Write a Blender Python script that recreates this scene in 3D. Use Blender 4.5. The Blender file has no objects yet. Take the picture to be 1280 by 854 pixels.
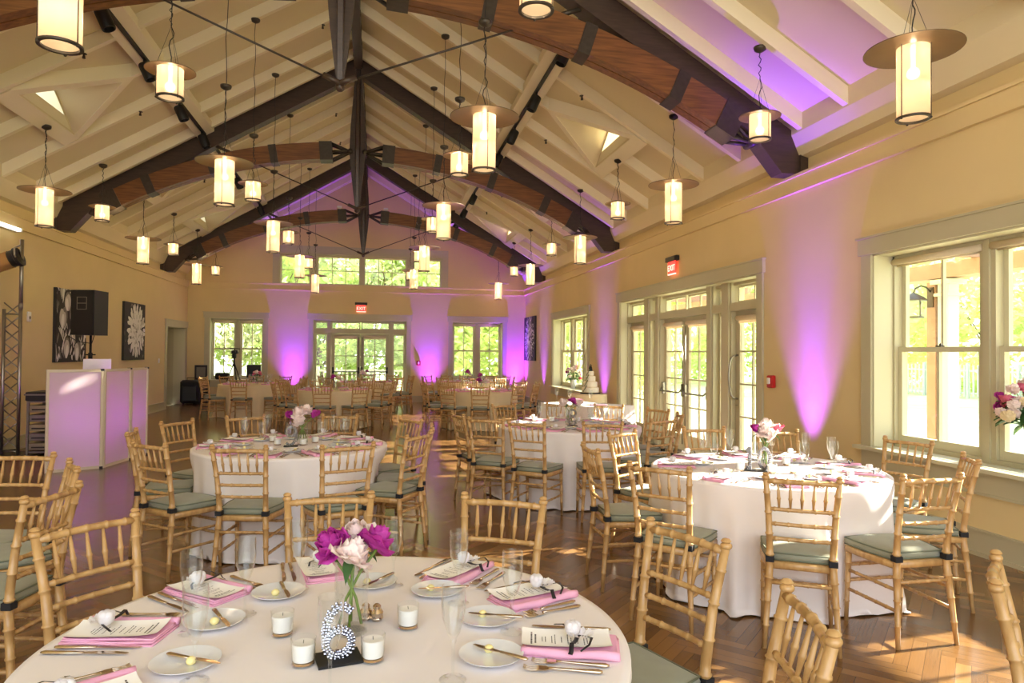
import bpy, math, random
from mathutils import Vector, Matrix
R = math.radians
C = bpy.context.scene.collection
sc = bpy.context.scene
PI = math.pi
XL, XR, YB, ZL, XK, H = -5.43, 4.645, 21.65, 3.58, -0.39, 1.544
Y0 = -3.5                      # the room goes on behind the viewer up to here
# ------------------------------------------------------------------ camera
F, TH, PH, RO = 865.0, .1933, .0172, .0087
_f = Vector((math.sin(TH)*math.cos(PH), math.cos(TH)*math.cos(PH), math.sin(PH)))
_r0 = Vector((math.cos(TH), -math.sin(TH), 0)); _u0 = _r0.cross(_f)
_r = _r0*math.cos(RO)+_u0*math.sin(RO); _u = -_r0*math.sin(RO)+_u0*math.cos(RO)
cd = bpy.data.cameras.new('camera'); cam = bpy.data.objects.new('camera', cd); C.objects.link(cam)
cd.sensor_width = 36; cd.lens = F/1280*36; cd.clip_start = .05; cd.clip_end = 300
cam.matrix_world = Matrix(((_r.x, _u.x, -_f.x, 0), (_r.y, _u.y, -_f.y, 0), (_r.z, _u.z, -_f.z, H), (0, 0, 0, 1)))
sc.camera = cam
def ray(px, py): return _r*((px-640)/F)+_f+_u*((427-py)/F)
def onz(px, py, z=0):          # where a point of the photograph stands, on a level z, wall x or wall y
    d = ray(px, py); t = (z-H)/d.z; return Vector((d.x*t, d.y*t, z))
def onx(px, py, x): d = ray(px, py); t = x/d.x; return Vector((x, d.y*t, H+d.z*t))
def ony(px, py, y): d = ray(px, py); t = y/d.y; return Vector((d.x*t, y, H+d.z*t))
def onroof(px, py, side, z0=7.0):
    d = ray(px, py); t = (z0+.6*side*XK-H)/(d.z+.6*side*d.x); return Vector((d.x*t, d.y*t, H+d.z*t))
def pix(p):
    v = Vector(p)-Vector((0, 0, H)); z = v.dot(_f); return 640+F*v.dot(_r)/z, 427-F*v.dot(_u)/z

# ------------------------------------------------------------------ materials
def S(h):  # sRGB 0..255 to linear
    return tuple((c/255/12.92 if c/255 <= .04045 else ((c/255+.055)/1.055)**2.4) for c in h)
def mat(name, col, rough=.5, metal=0., var=0., scale=8., stretch=(1, 1, 1), bump=0., bscale=60., coat=0., emis=None, estr=0., trans=0., sheen=0., col2=None, spec=.5, subs=0.):
    m = bpy.data.materials.new(name); m.use_nodes = True; nt = m.node_tree; n = nt.nodes; l = nt.links
    b = n['Principled BSDF']; b.inputs['Base Color'].default_value = (*col, 1); b.inputs['Roughness'].default_value = rough
    b.inputs['Metallic'].default_value = metal; b.inputs['Coat Weight'].default_value = coat; b.inputs['Coat Roughness'].default_value = .15
    b.inputs['Sheen Weight'].default_value = sheen; b.inputs['Specular IOR Level'].default_value = spec
    if emis: b.inputs['Emission Color'].default_value = (*emis, 1); b.inputs['Emission Strength'].default_value = estr
    tc = n.new('ShaderNodeTexCoord'); mp = n.new('ShaderNodeMapping'); mp.inputs['Scale'].default_value = stretch
    l.new(tc.outputs['Object'], mp.inputs['Vector'])
    if var or col2:
        ns = n.new('ShaderNodeTexNoise'); ns.inputs['Scale'].default_value = scale; ns.inputs['Detail'].default_value = 5
        l.new(mp.outputs['Vector'], ns.inputs['Vector'])
        rp = n.new('ShaderNodeValToRGB'); rp.color_ramp.elements[0].position = .32; rp.color_ramp.elements[1].position = .7
        a = col2 if col2 else tuple(c*(1-var) for c in col); bb = col if col2 else tuple(min(1, c*(1+var)) for c in col)
        rp.color_ramp.elements[0].color = (*a, 1); rp.color_ramp.elements[1].color = (*bb, 1)
        l.new(ns.outputs['Fac'], rp.inputs['Fac']); l.new(rp.outputs['Color'], b.inputs['Base Color'])
    if bump:
        n2 = n.new('ShaderNodeTexNoise'); n2.inputs['Scale'].default_value = bscale; n2.inputs['Detail'].default_value = 3
        l.new(mp.outputs['Vector'], n2.inputs['Vector'])
        bp = n.new('ShaderNodeBump'); bp.inputs['Strength'].default_value = bump; bp.inputs['Distance'].default_value = .01
        l.new(n2.outputs['Fac'], bp.inputs['Height']); l.new(bp.outputs['Normal'], b.inputs['Normal'])
    if trans:   # cloth-like see-through: part of the light passes
        out = n['Material Output']; tl = n.new('ShaderNodeBsdfTranslucent'); tl.inputs['Color'].default_value = (*col, 1)
        mx = n.new('ShaderNodeMixShader'); mx.inputs['Fac'].default_value = trans
        l.new(b.outputs[0], mx.inputs[1]); l.new(tl.outputs[0], mx.inputs[2]); l.new(mx.outputs[0], out.inputs['Surface'])
    return m
def glass(name, tint=(.96, .98, .97), f0=.06, edge=.5, rough=.02, blend=.5):
    m = bpy.data.materials.new(name); m.use_nodes = True; nt = m.node_tree; n = nt.nodes; l = nt.links
    n.remove(n['Principled BSDF']); out = n['Material Output']
    t = n.new('ShaderNodeBsdfTransparent'); t.inputs['Color'].default_value = (*tint, 1)
    g = n.new('ShaderNodeBsdfGlossy'); g.inputs['Roughness'].default_value = rough; g.inputs['Color'].default_value = (1, 1, 1, 1)
    lw = n.new('ShaderNodeLayerWeight'); lw.inputs['Blend'].default_value = blend
    pw = n.new('ShaderNodeMath'); pw.operation = 'POWER'; pw.inputs[1].default_value = 3.2; l.new(lw.outputs['Facing'], pw.inputs[0])
    mr = n.new('ShaderNodeMapRange'); mr.inputs['To Min'].default_value = f0; mr.inputs['To Max'].default_value = edge
    mx = n.new('ShaderNodeMixShader')
    l.new(pw.outputs[0], mr.inputs['Value']); l.new(mr.outputs[0], mx.inputs['Fac'])
    l.new(t.outputs[0], mx.inputs[1]); l.new(g.outputs[0], mx.inputs[2]); l.new(mx.outputs[0], out.inputs['Surface'])
    return m
M = {}
M['wall'] = mat('wall_paint', S((222, 200, 148)), .8, var=.03, scale=1.2, bump=.08, bscale=250)
M['ceil'] = mat('ceiling_paint', S((222, 207, 170)), .8, var=.02, scale=1.5)
M['rafter'] = mat('rafter_paint', S((238, 226, 196)), .6)
M['trim'] = mat('trim_paint', S((190, 182, 150)), .5, var=.02, scale=3)
M['trimlight'] = mat('sash_paint', S((206, 200, 168)), .45)
M['dark'] = mat('dark_stain', S((66, 50, 40)), .42, var=.2, scale=6, stretch=(1, 1, 8))
M['steel'] = mat('bronze_steel', S((72, 64, 56)), .42, .5, var=.12, scale=20)
M['glulam'] = mat('glulam', S((134, 86, 44)), .42, col2=S((96, 58, 28)), scale=5, stretch=(.6, 6, 9), coat=.15)
M['chair'] = mat('bamboo_gold', S((206, 166, 110)), .36, col2=S((180, 138, 84)), scale=12, stretch=(3, 3, 1), coat=.25)
M['cushion'] = mat('sage_cloth', S((148, 150, 130)), .85, var=.06, scale=10, bump=.15, bscale=500, sheen=.2)
M['piping'] = mat('sage_piping', S((112, 118, 98)), .8)
M['strap'] = mat('black_strap', S((28, 28, 32)), .8)
M['cloth'] = mat('white_linen', S((242, 234, 232)), .85, var=.02, scale=3, bump=.06, bscale=400)
M['ivory'] = mat('ivory_linen', S((232, 212, 172)), .85, var=.03, scale=3)
M['pink'] = mat('pink_napkin', S((240, 176, 204)), .85, var=.04, scale=14, bump=.1, bscale=500)
M['paper'] = mat('cream_card', S((253, 249, 243)), .8)
M['ink'] = mat('ink', S((70, 60, 60)), .8)
M['tulle'] = mat('tulle', S((250, 246, 248)), .9, trans=.4)
M['ribbon'] = mat('black_ribbon', S((34, 30, 36)), .45)
M['china'] = mat('china', S((240, 242, 246)), .12, coat=.5)
M['butter'] = mat('butter', S((244, 230, 160)), .5)
M['silver'] = mat('flatware', S((214, 196, 176)), .14, 1.)
M['glass'] = glass('clear_glass', (.975, .985, .985), .03, .95, .03, .5)
M['pane'] = glass('window_glass', (.97, .98, .96), .02, .3)
M['wax'] = mat('wax', S((248, 244, 238)), .5)
M['rim'] = mat('candle_glass_foot', S((200, 160, 110)), .15, .6)
M['glitter'] = mat('silver_glitter', S((176, 176, 186)), .22, 1.)
M['black'] = mat('black_plastic', S((14, 14, 15)), .5)
M['blackbag'] = mat('black_nylon', S((30, 30, 34)), .75, var=.2, scale=30)
M['magenta'] = mat('peony_magenta', S((206, 66, 178)), .6, col2=S((176, 40, 146)), scale=30, trans=.25)
M['blush'] = mat('peony_blush', S((250, 226, 222)), .6, col2=S((252, 240, 232)), scale=20, trans=.25)
M['rose'] = mat('rose_pink', S((226, 96, 138)), .6, col2=S((240, 140, 160)), scale=30, trans=.2)
M['creamf'] = mat('rose_cream', S((250, 232, 190)), .6, trans=.25)
M['stem'] = mat('stem_green', S((110, 136, 52)), .5, var=.2, scale=20)
M['leaf'] = mat('leaf_green', S((64, 100, 52)), .5, var=.25, scale=20, trans=.2)
M['red'] = mat('alarm_red', S((190, 30, 36)), .4)
M['exit'] = mat('exit_panel', S((240, 60, 50)), .4, emis=S((255, 70, 60)), estr=.7)
M['exitl'] = mat('exit_letters', S((255, 190, 170)), .4, emis=S((255, 190, 170)), estr=1.0)
M['white'] = mat('white_plastic', S((235, 235, 230)), .4)
M['shadefab'] = mat('roller_shade', S((236, 222, 196)), .8, trans=.25)
M['alu'] = mat('aluminium', S((150, 144, 132)), .3, .9)
M['gap'] = mat('dark_gap', S((50, 40, 32)), .8)
M['grey1'] = mat('print_black', S((44, 42, 38)), .7)
M['grey2'] = mat('print_grey', S((120, 114, 104)), .7)
M['grey3'] = mat('print_light', S((196, 190, 178)), .7)
M['grey4'] = mat('print_white', S((232, 228, 220)), .7)
M['cedar'] = mat('cedar', S((146, 118, 98)), .6, var=.12, scale=4)
M['colpaint'] = mat('porch_column_paint', S((168, 174, 178)), .6)
M['lawn'] = mat('lawn', S((196, 206, 150)), .9, var=.2, scale=.8, bump=.4, bscale=30)
M['deckw'] = mat('deck_boards', S((196, 186, 166)), .7, var=.08, scale=4)
M['fence'] = mat('fence_grey', S((186, 192, 184)), .8)
M['bark'] = mat('bark', S((120, 102, 84)), .9, var=.2, scale=9)
M['fol1'] = mat('foliage_yellow_green', S((226, 236, 168)), .7, var=.2, scale=3, trans=.45)
M['fol2'] = mat('foliage_green', S((200, 216, 140)), .7, var=.25, scale=3, trans=.45)
M['fol3'] = mat('foliage_pale', S((222, 224, 184)), .7, var=.2, scale=3, trans=.45)
M['icing'] = mat('icing', S((250, 240, 222)), .6)
M['booth'] = mat('booth_fabric', S((244, 232, 232)), .8, trans=.55)
M['boothf'] = mat('booth_frame', S((222, 208, 184)), .5)
M['tube'] = mat('tube_lamp', S((255, 250, 235)), .4, emis=(1, .95, .85), estr=1.2)
M['bulb'] = mat('bulb', (1, .9, .7), .4, emis=(1, .82, .55), estr=7)
M['disc'] = mat('lamp_disc', S((118, 98, 74)), .38, .45, var=.1, scale=4)
M['ledon'] = mat('led_lens', (.5, .2, 1), .3, emis=(.45, .12, 1), estr=6)
M['case'] = mat('grey_rack', S((120, 112, 100)), .5, .2)
M['shade'] = mat('lamp_shade_glass', S((255, 226, 176)), .6, emis=(1, .66, .36), estr=.50)
def _shade():
    m = M['shade']; n = m.node_tree.nodes; l = m.node_tree.links; b = n['Principled BSDF']; out = n['Material Output']; b.inputs['Base Color'].default_value = (.5, .42, .3, 1)
    tl = n.new('ShaderNodeBsdfTranslucent'); tl.inputs['Color'].default_value = (.62, .45, .31, 1)
    tr = n.new('ShaderNodeBsdfTransparent'); tr.inputs['Color'].default_value = (1, .85, .6, 1)
    a = n.new('ShaderNodeMixShader'); a.inputs['Fac'].default_value = .6; l.new(b.outputs[0], a.inputs[1]); l.new(tl.outputs[0], a.inputs[2])
    c = n.new('ShaderNodeMixShader'); c.inputs['Fac'].default_value = .17; l.new(a.outputs[0], c.inputs[1]); l.new(tr.outputs[0], c.inputs[2])
    l.new(c.outputs[0], out.inputs['Surface'])
_shade()
def _floor():
    m = bpy.data.materials.new('oak_herringbone'); m.use_nodes = True; n = m.node_tree.nodes; l = m.node_tree.links; b = n['Principled BSDF']
    at = n.new('ShaderNodeAttribute'); at.attribute_name = 'tone'
    uv = n.new('ShaderNodeUVMap'); uv.uv_map = 'uv'
    sep = n.new('ShaderNodeSeparateXYZ'); l.new(uv.outputs[0], sep.inputs[0])
    mp = n.new('ShaderNodeMapping'); mp.inputs['Scale'].default_value = (3, 60, 1); l.new(uv.outputs[0], mp.inputs[0])
    ad = n.new('ShaderNodeVectorMath'); ad.operation = 'ADD'; l.new(mp.outputs[0], ad.inputs[0])
    cm = n.new('ShaderNodeCombineXYZ'); ml = n.new('ShaderNodeMath'); ml.operation = 'MULTIPLY'; ml.inputs[1].default_value = 90
    l.new(at.outputs['Fac'], ml.inputs[0]); l.new(ml.outputs[0], cm.inputs[2]); l.new(cm.outputs[0], ad.inputs[1])
    ns = n.new('ShaderNodeTexNoise'); ns.inputs['Scale'].default_value = 1.; ns.inputs['Detail'].default_value = 6; l.new(ad.outputs[0], ns.inputs['Vector'])
    sm = n.new('ShaderNodeMath'); sm.operation = 'MULTIPLY_ADD'; sm.inputs[1].default_value = .45; l.new(ns.outputs['Fac'], sm.inputs[0])
    s2 = n.new('ShaderNodeMath'); s2.operation = 'MULTIPLY'; s2.inputs[1].default_value = .55; l.new(at.outputs['Fac'], s2.inputs[0]); l.new(s2.outputs[0], sm.inputs[2])
    rp = n.new('ShaderNodeValToRGB'); e = rp.color_ramp.elements; e[0].position = .15; e[1].position = .85
    e[0].color = (*S((92, 64, 36)), 1); e[1].color = (*S((150, 110, 66)), 1); l.new(sm.outputs[0], rp.inputs[0])
    # seams from the distance to the plank edge
    def edge(o, w):
        a = n.new('ShaderNodeMath'); a.operation = 'SUBTRACT'; a.inputs[1].default_value = .5; l.new(o, a.inputs[0])
        c = n.new('ShaderNodeMath'); c.operation = 'ABSOLUTE'; l.new(a.outputs[0], c.inputs[0])
        d = n.new('ShaderNodeMath'); d.operation = 'GREATER_THAN'; d.inputs[1].default_value = .5-w; l.new(c.outputs[0], d.inputs[0]); return d
    d1 = edge(sep.outputs[0], .004); d2 = edge(sep.outputs[1], .022)
    mxm = n.new('ShaderNodeMath'); mxm.operation = 'MAXIMUM'; l.new(d1.outputs[0], mxm.inputs[0]); l.new(d2.outputs[0], mxm.inputs[1])
    mx = n.new('ShaderNodeMix'); mx.data_type = 'RGBA'; mx.blend_type = 'MULTIPLY'; l.new(mxm.outputs[0], mx.inputs['Factor'])
    l.new(rp.outputs[0], mx.inputs[6]); mx.inputs[7].default_value = (.55, .5, .45, 1); l.new(mx.outputs[2], b.inputs['Base Color'])
    b.inputs['Roughness'].default_value = .24; b.inputs['Coat Weight'].default_value = .3; b.inputs['Coat Roughness'].default_value = .16
    bp = n.new('ShaderNodeBump'); bp.inputs['Strength'].default_value = .12; bp.inputs['Distance'].default_value = .004; l.new(sm.outputs[0], bp.inputs['Height']); l.new(bp.outputs[0], b.inputs['Normal'])
    return m
M['floor'] = _floor()

# ------------------------------------------------------------------ mesh builder
class MB:
    def __init__(s): s.v = []; s.f = []; s.m = []; s.s = []; s.T = None; s.mi = 0
    def add(s, vs, fs, smooth=False):
        o = len(s.v)
        s.v += [s.T @ Vector(p) for p in vs] if s.T else [Vector(p) for p in vs]
        for f in fs: s.f.append([o+i for i in f]); s.m.append(s.mi); s.s.append(smooth)
        return s
    def box(s, x0, x1, y0, y1, z0, z1):
        v = [(x, y, z) for z in (z0, z1) for y in (y0, y1) for x in (x0, x1)]
        return s.add(v, [(0, 2, 3, 1), (4, 5, 7, 6), (0, 1, 5, 4), (2, 6, 7, 3), (0, 4, 6, 2), (1, 3, 7, 5)])
    def bbox(s, x0, x1, y0, y1, z0, z1, r=.004):   # box with bevelled vertical and horizontal edges
        v = []; 
        for z, i in ((z0, r), (z0+r, 0), (z1-r, 0), (z1, r)):
            a = [(x0+i+r, y0+i), (x1-i-r, y0+i), (x1-i, y0+i+r), (x1-i, y1-i-r), (x1-i-r, y1-i), (x0+i+r, y1-i), (x0+i, y1-i-r), (x0+i, y0+i+r)]
            v += [(x, y, z) for x, y in a]
        f = [tuple(range(7, -1, -1)), tuple(range(24, 32))]
        for k in range(3):
            for j in range(8): f.append((k*8+j, k*8+(j+1) % 8, k*8+8+(j+1) % 8, k*8+8+j))
        return s.add(v, f)
    def prism(s, pts, axis, a0, a1, smooth=False):   # polygon in the two other axes, swept along axis
        def P(p, a): return {'x': (a, p[0], p[1]), 'y': (p[0], a, p[1]), 'z': (p[0], p[1], a)}[axis]
        n = len(pts); v = [P(p, a0) for p in pts]+[P(p, a1) for p in pts]
        f = [tuple(range(n)), tuple(range(2*n-1, n-1, -1))]+[(i, i+n, (i+1) % n+n, (i+1) % n) for i in range(n)]
        return s.add(v, f, smooth)
    def tube(s, pts, rad, n=8, cap=True, closed=False, smooth=True):
        pts = [Vector(p) for p in pts]; N = len(pts)
        if not hasattr(rad, '__len__'): rad = [rad]*N
        v = []; up = None
        for i, p in enumerate(pts):
            a = pts[(i-1) % N] if (closed or i) else p; b = pts[(i+1) % N] if (closed or i < N-1) else p
            t = (b-a); t = t.normalized() if t.length > 1e-9 else Vector((0, 0, 1))
            if up is None: up = Vector((0, 0, 1)) if abs(t.z) < .9 else Vector((1, 0, 0))
            x = up.cross(t); x = x.normalized() if x.length > 1e-6 else t.orthogonal().normalized(); y = t.cross(x); up = y
            for k in range(n):
                an = 2*PI*k/n; v.append(p+x*(rad[i]*math.cos(an))+y*(rad[i]*math.sin(an)))
        f = []
        for i in range(N if closed else N-1):
            j = (i+1) % N
            for k in range(n): f.append((i*n+k, i*n+(k+1) % n, j*n+(k+1) % n, j*n+k))
        if cap and not closed: f += [tuple(range(n-1, -1, -1)), tuple(range((N-1)*n, N*n))]
        return s.add(v, f, smooth)
    def lathe(s, prof, n=20, c=(0, 0, 0), smooth=True, cap=True):
        p2 = [prof[0]]; sk = set()      # sharp corners of the profile get their own ring
        for i in range(1, len(prof)):
            p2.append(prof[i])
            if i < len(prof)-1:
                a = math.atan2(prof[i][1]-prof[i-1][1], prof[i][0]-prof[i-1][0]); b = math.atan2(prof[i+1][1]-prof[i][1], prof[i+1][0]-prof[i][0])
                if abs((b-a+PI) % (2*PI)-PI) > .7: sk.add(len(p2)-1); p2.append(prof[i])
        prof = p2
        v = [(c[0]+r*math.cos(2*PI*k/n), c[1]+r*math.sin(2*PI*k/n), c[2]+z) for r, z in prof for k in range(n)]
        f = [(i*n+k, i*n+(k+1) % n, i*n+n+(k+1) % n, i*n+n+k) for i in range(len(prof)-1) if i not in sk for k in range(n)]
        if cap:
            if prof[0][0] > 1e-4: f.append(tuple(range(n-1, -1, -1)))
            if prof[-1][0] > 1e-4: f.append(tuple(range((len(prof)-1)*n, len(prof)*n)))
        return s.add(v, f, smooth)
    def ball(s, c, r, n=10, m=7, sq=(1, 1, 1), smooth=True):
        v = []; f = []
        for i in range(m+1):
            a = -PI/2+PI*i/m
            for k in range(n): v.append((c[0]+sq[0]*r*math.cos(a)*math.cos(2*PI*k/n), c[1]+sq[1]*r*math.cos(a)*math.sin(2*PI*k/n), c[2]+sq[2]*r*math.sin(a)))
        for i in range(m):
            for k in range(n): f.append((i*n+k, i*n+(k+1) % n, i*n+n+(k+1) % n, i*n+n+k))
        return s.add(v, f, smooth)
    def grid(s, fn, nu, nv, smooth=True):
        v = [fn(i/nu, j/nv) for j in range(nv+1) for i in range(nu+1)]
        f = [(j*(nu+1)+i, j*(nu+1)+i+1, (j+1)*(nu+1)+i+1, (j+1)*(nu+1)+i) for j in range(nv) for i in range(nu)]
        return s.add(v, f, smooth)
    def mesh(s, name, mats):
        me = bpy.data.meshes.new(name); me.from_pydata([tuple(p) for p in s.v], [], s.f)
        if not isinstance(mats, (list, tuple)): mats = [mats]
        for m in mats: me.materials.append(M[m] if isinstance(m, str) else m)
        me.polygons.foreach_set('material_index', s.m); me.polygons.foreach_set('use_smooth', s.s); me.update(); return me
def obj(name, mb, mats, parent=None, loc=None, rotz=0, label=None, kind=None):
    me = mb.mesh(name, mats) if isinstance(mb, MB) else mb
    o = bpy.data.objects.new(name, me); C.objects.link(o)
    if parent: o.parent = parent
    if loc is not None: o.location = loc
    if rotz: o.rotation_euler = (0, 0, rotz)
    if label: o['label'] = label
    if kind: o['kind'] = kind
    return o
def tag(o, label, cat, group=None, kind=None):
    o['label'] = label; o['category'] = cat
    if group: o['group'] = group
    if kind: o['kind'] = kind
    return o
def thing(name, label, cat, loc=(0, 0, 0), rotz=0, group=None, kind=None):
    o = bpy.data.objects.new(name, None); o.empty_display_size = .1; C.objects.link(o); o.location = loc; o.rotation_euler = (0, 0, rotz)
    return tag(o, label, cat, group, kind)
def dup(root, loc, rotz=0, label=None, group=None, rot=None):
    r = root.copy(); C.objects.link(r); r.location = loc; r.rotation_euler = rot if rot else (0, 0, rotz)
    if label: r['label'] = label
    if group: r['group'] = group
    for ch in list(root.children):
        c = ch.copy(); C.objects.link(c); c.parent = r
        for g in list(ch.children):
            d = g.copy(); C.objects.link(d); d.parent = c
    return r
class Kind:     # first call makes the thing, later calls copy it
    def __init__(s, fn): s.fn = fn; s.o = None
    def __call__(s, loc, rotz=0, label=None, group=None, rot=None):
        if s.o is None:
            s.o = s.fn(); s.o.location = loc; s.o.rotation_euler = rot if rot else (0, 0, rotz); s.o['label'] = label
            if group: s.o['group'] = group
            return s.o
        return dup(s.o, loc, rotz, label, group, rot)
def structure(name, mb, mats, parent=None, label=None): return obj(name, mb, mats, parent, label=label, kind='structure')
ORD = ['leftmost', 'second from left', 'third from left', 'fourth from left', 'fifth from left', 'sixth from left', 'seventh from left', 'eighth from left', 'ninth from left', 'tenth from left']
rnd = random.Random(7)

# ================================================================== ROOM SHELL
def herringbone():
    W, n = .066, 7; c, s = math.cos(R(45)), math.sin(R(45)); rr = random.Random(3)
    vs, fs, uv, tone = [], [], [], []
    x0b, x1b, y0b, y1b = XL-.3, XR+.3, Y0, YB+.3
    N = int(24/W)
    def add(ax, ay, w, h, hor):
        cx, cy = ax+w/2, ay+h/2; X = (cx*c-cy*s)*W; Y = (cx*s+cy*c)*W+9
        if not (x0b-.3 < X < x1b+.3 and y0b-.3 < Y < y1b+.3): return
        o = len(vs)
        for px, py in ((ax, ay), (ax+w, ay), (ax+w, ay+h), (ax, ay+h)):
            X = (px*c-py*s)*W; Y = (px*s+py*c)*W+9
            vs.append((min(max(X, x0b), x1b), min(max(Y, y0b), y1b), 0))
        fs.append((o, o+1, o+2, o+3)); uv.extend([(0, 0), (1, 0), (1, 1), (0, 1)] if hor else [(0, 0), (0, 1), (1, 1), (1, 0)]); tone.append(rr.random())
    for y in range(-N, N):
        for k in range(-N//14-1, N//14+2):
            x0 = y % 14+14*k
            if abs(x0) < N: add(x0, y, n, 1, True)
            x1 = (y-1) % 14+14*k
            if abs(x1) < N: add(x1, y, 1, n, False)
    me = bpy.data.meshes.new('floor'); me.from_pydata(vs, [], fs); me.materials.append(M['floor'])
    u = me.uv_layers.new(name='uv'); u.data.foreach_set('uv', [q for p in uv for q in p])
    a = me.attributes.new('tone', 'FLOAT', 'FACE'); a.data.foreach_set('value', tone); me.update()
    return me
fl = obj('floor', herringbone(), None, kind='structure')

def holes(mb, a0, a1, z0, z1, hs, fn):        # rectangles of wall left between the openings
    za = sorted({z0, z1, *[h[2] for h in hs], *[h[3] for h in hs]})
    for i in range(len(za)-1):
        lo, hi = za[i], za[i+1]; cuts = sorted([(h[0], h[1]) for h in hs if h[2] < hi-1e-6 and h[3] > lo+1e-6]); a = a0
        for c0, c1 in cuts:
            if c0 > a+1e-6: fn(a, c0, lo, hi)
            a = max(a, c1)
        if a1 > a+1e-6: fn(a, a1, lo, hi)
T_ = .34
# openings: back wall (x0,x1,z0,z1)
OB = [(-4.82, -3.31, .70, 2.52), (-1.88, .91, 0, 2.52), (2.34, 3.93, .70, 2.52), (-2.88, 1.98, ZL+.01, 4.50)]
OR = [(2.61, 5.81, .69, 2.52), (7.84, 12.76, 0, 2.56), (14.87, 17.95, .69, 2.46)]
OL = [(19.62, 21.42, 0, 2.2)]
mb = MB()
holes(mb, XL-.4, XR+.4, 0, ZL, OB[:3], lambda a, b, lo, hi: mb.box(a, b, YB, YB+T_, lo, hi))
holes(mb, XL-.4, XR+.4, ZL, 4.66, OB[3:], lambda a, b, lo, hi: mb.box(a, b, YB+.04, YB+T_, lo, hi))
dx = (7.25-4.66)/.6
mb.prism([(XK-dx, 4.66), (XK+dx, 4.66), (XK, 7.25)], 'y', YB+.04, YB+T_)
structure('wall_back', mb, 'wall')
for side, X, op, nm in ((1, XR, OR, 'wall_right'), (-1, XL, OL, 'wall_left')):
    mb = MB()
    def bx(a, b, lo, hi, o=0): mb.box(*sorted((X+side*o, X+side*T_)), a, b, lo, hi)
    holes(mb, Y0, YB, 0, ZL, op, bx); bx(Y0, YB+.2, ZL, 4.3, .09)
    structure(nm, mb, 'wall')
# frieze, ledge and baseboards
def runs(op, a0, a1, g):
    a = a0; out = []
    for o in sorted(op):
        if o[2] > .01: continue
        out.append((a, o[0]-g)); a = o[1]+g
    out.append((a, a1)); return out
n_ = 0
for side, X, op in ((1, XR, OR), (-1, XL, OL)):
    mb = MB(); q = lambda d0, d1, *z: mb.box(*sorted((X-side*d0, X-side*d1)), Y0, YB, *z)
    q(0, .035, 3.40, 3.555); q(-.12, .06, 3.555, 3.585); q(0, .045, 3.385, 3.40); structure('trim_%d' % (n_+1), mb, 'wall'); n_ += 1
    mb = MB()
    for a, b in runs(op, Y0, YB, .15):
        if b-a < .1: continue
        q = lambda d0, d1, *z: mb.box(*sorted((X-side*d0, X-side*d1)), a, b, *z)
        q(0, .022, .02, .19); q(0, .034, .19, .205); q(0, .04, 0, .03)
    structure('baseboard_'+('right' if side > 0 else 'left'), mb, 'trim')
    # crown at the eaves
    mb = MB(); mb.prism([(X+side*.12, 3.76), (X+side*.0, 3.79), (X-side*.10, 4.02), (X-side*.10, 4.3), (X+side*.2, 4.3), (X+side*.2, 3.76)], 'y', Y0, YB)
    structure('trim_%d' % (n_+1), mb, 'ceil'); n_ += 1
mb = MB(); mb.box(XL, XR, YB-.035, YB, 3.40, 3.555); mb.box(XL, XR, YB-.06, YB+.05, 3.555, 3.585); mb.box(XL, XR, YB-.045, YB, 3.385, 3.40)
structure('trim_%d' % (n_+1), mb, 'wall'); n_ += 1
mb = MB()
for a, b in runs([OB[1]], XL, XR, .14): mb.box(a, b, YB-.022, YB, .02, .19); mb.box(a, b, YB-.034, YB, .19, .205); mb.box(a, b, YB-.04, YB, 0, .03)
structure('baseboard_back', mb, 'trim')

# ================================================================== CEILING
TRY = [.95, 7.1, 13.25, 19.4]
COF = [10.175, 14.3, 18.35]; HW, B0, B1, B2 = .80, 3.03, 3.93, 4.12
ZP = 7.18
def zr(dx, z0=7.0): return z0-.6*dx
mb = MB()
for sd in (-1, 1):
    P = lambda d, y, z0=ZP: (XK+sd*d, y, zr(d, z0))
    DE = 5.25; cuts = []
    a = Y0
    for yc in COF:
        y0, y1 = yc-.97, yc+.97
        mb.add([P(0, a), P(DE, a), P(DE, y0), P(0, y0)], [(0, 1, 2, 3)])
        mb.add([P(0, y0), P(2.8, y0), P(2.8, y1), P(0, y1)], [(0, 1, 2, 3)])
        mb.add([P(B1, y0), P(DE, y0), P(DE, y1), P(B1, y1)], [(0, 1, 2, 3)])
        mb.add([P(2.8, y0), P(2.8, yc), P(B0, yc), P(B1, yc-HW), P(B1, y0)], [(0, 1, 2, 3, 4)])
        mb.add([P(2.8, y1), P(2.8, yc), P(B0, yc), P(B1, yc+HW), P(B1, y1)], [(0, 1, 2, 3, 4)])
        a = y1
    mb.add([P(0, a), P(DE, a), P(DE, YB+.2), P(0, YB+.2)], [(0, 1, 2, 3)])
    # outer roof skin keeps the daylight out
    a = Y0      # open over the gabled recesses, where daylight comes in
    for yc in COF:
        for d, y0, y1 in ((6.2, a, yc-.85), (3.99, yc-.85, yc+.85)): mb.add([P(0, y0, 8.1), P(d, y0, 8.1), P(d, y1, 8.1), P(0, y1, 8.1)], [(0, 1, 2, 3)])
        for y in (yc-.85, yc+.85): mb.add([P(3.9, y, 8.1), P(6.2, y, 8.1), P(6.2, y, ZP), P(3.9, y, ZP)], [(0, 1, 2, 3)])
        a = yc+.85
    mb.add([P(0, a, 8.1), P(6.2, a, 8.1), P(6.2, YB+.4, 8.1), P(0, YB+.4, 8.1)], [(0, 1, 2, 3)])
ceil = structure('ceiling', mb, 'ceil')
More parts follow.
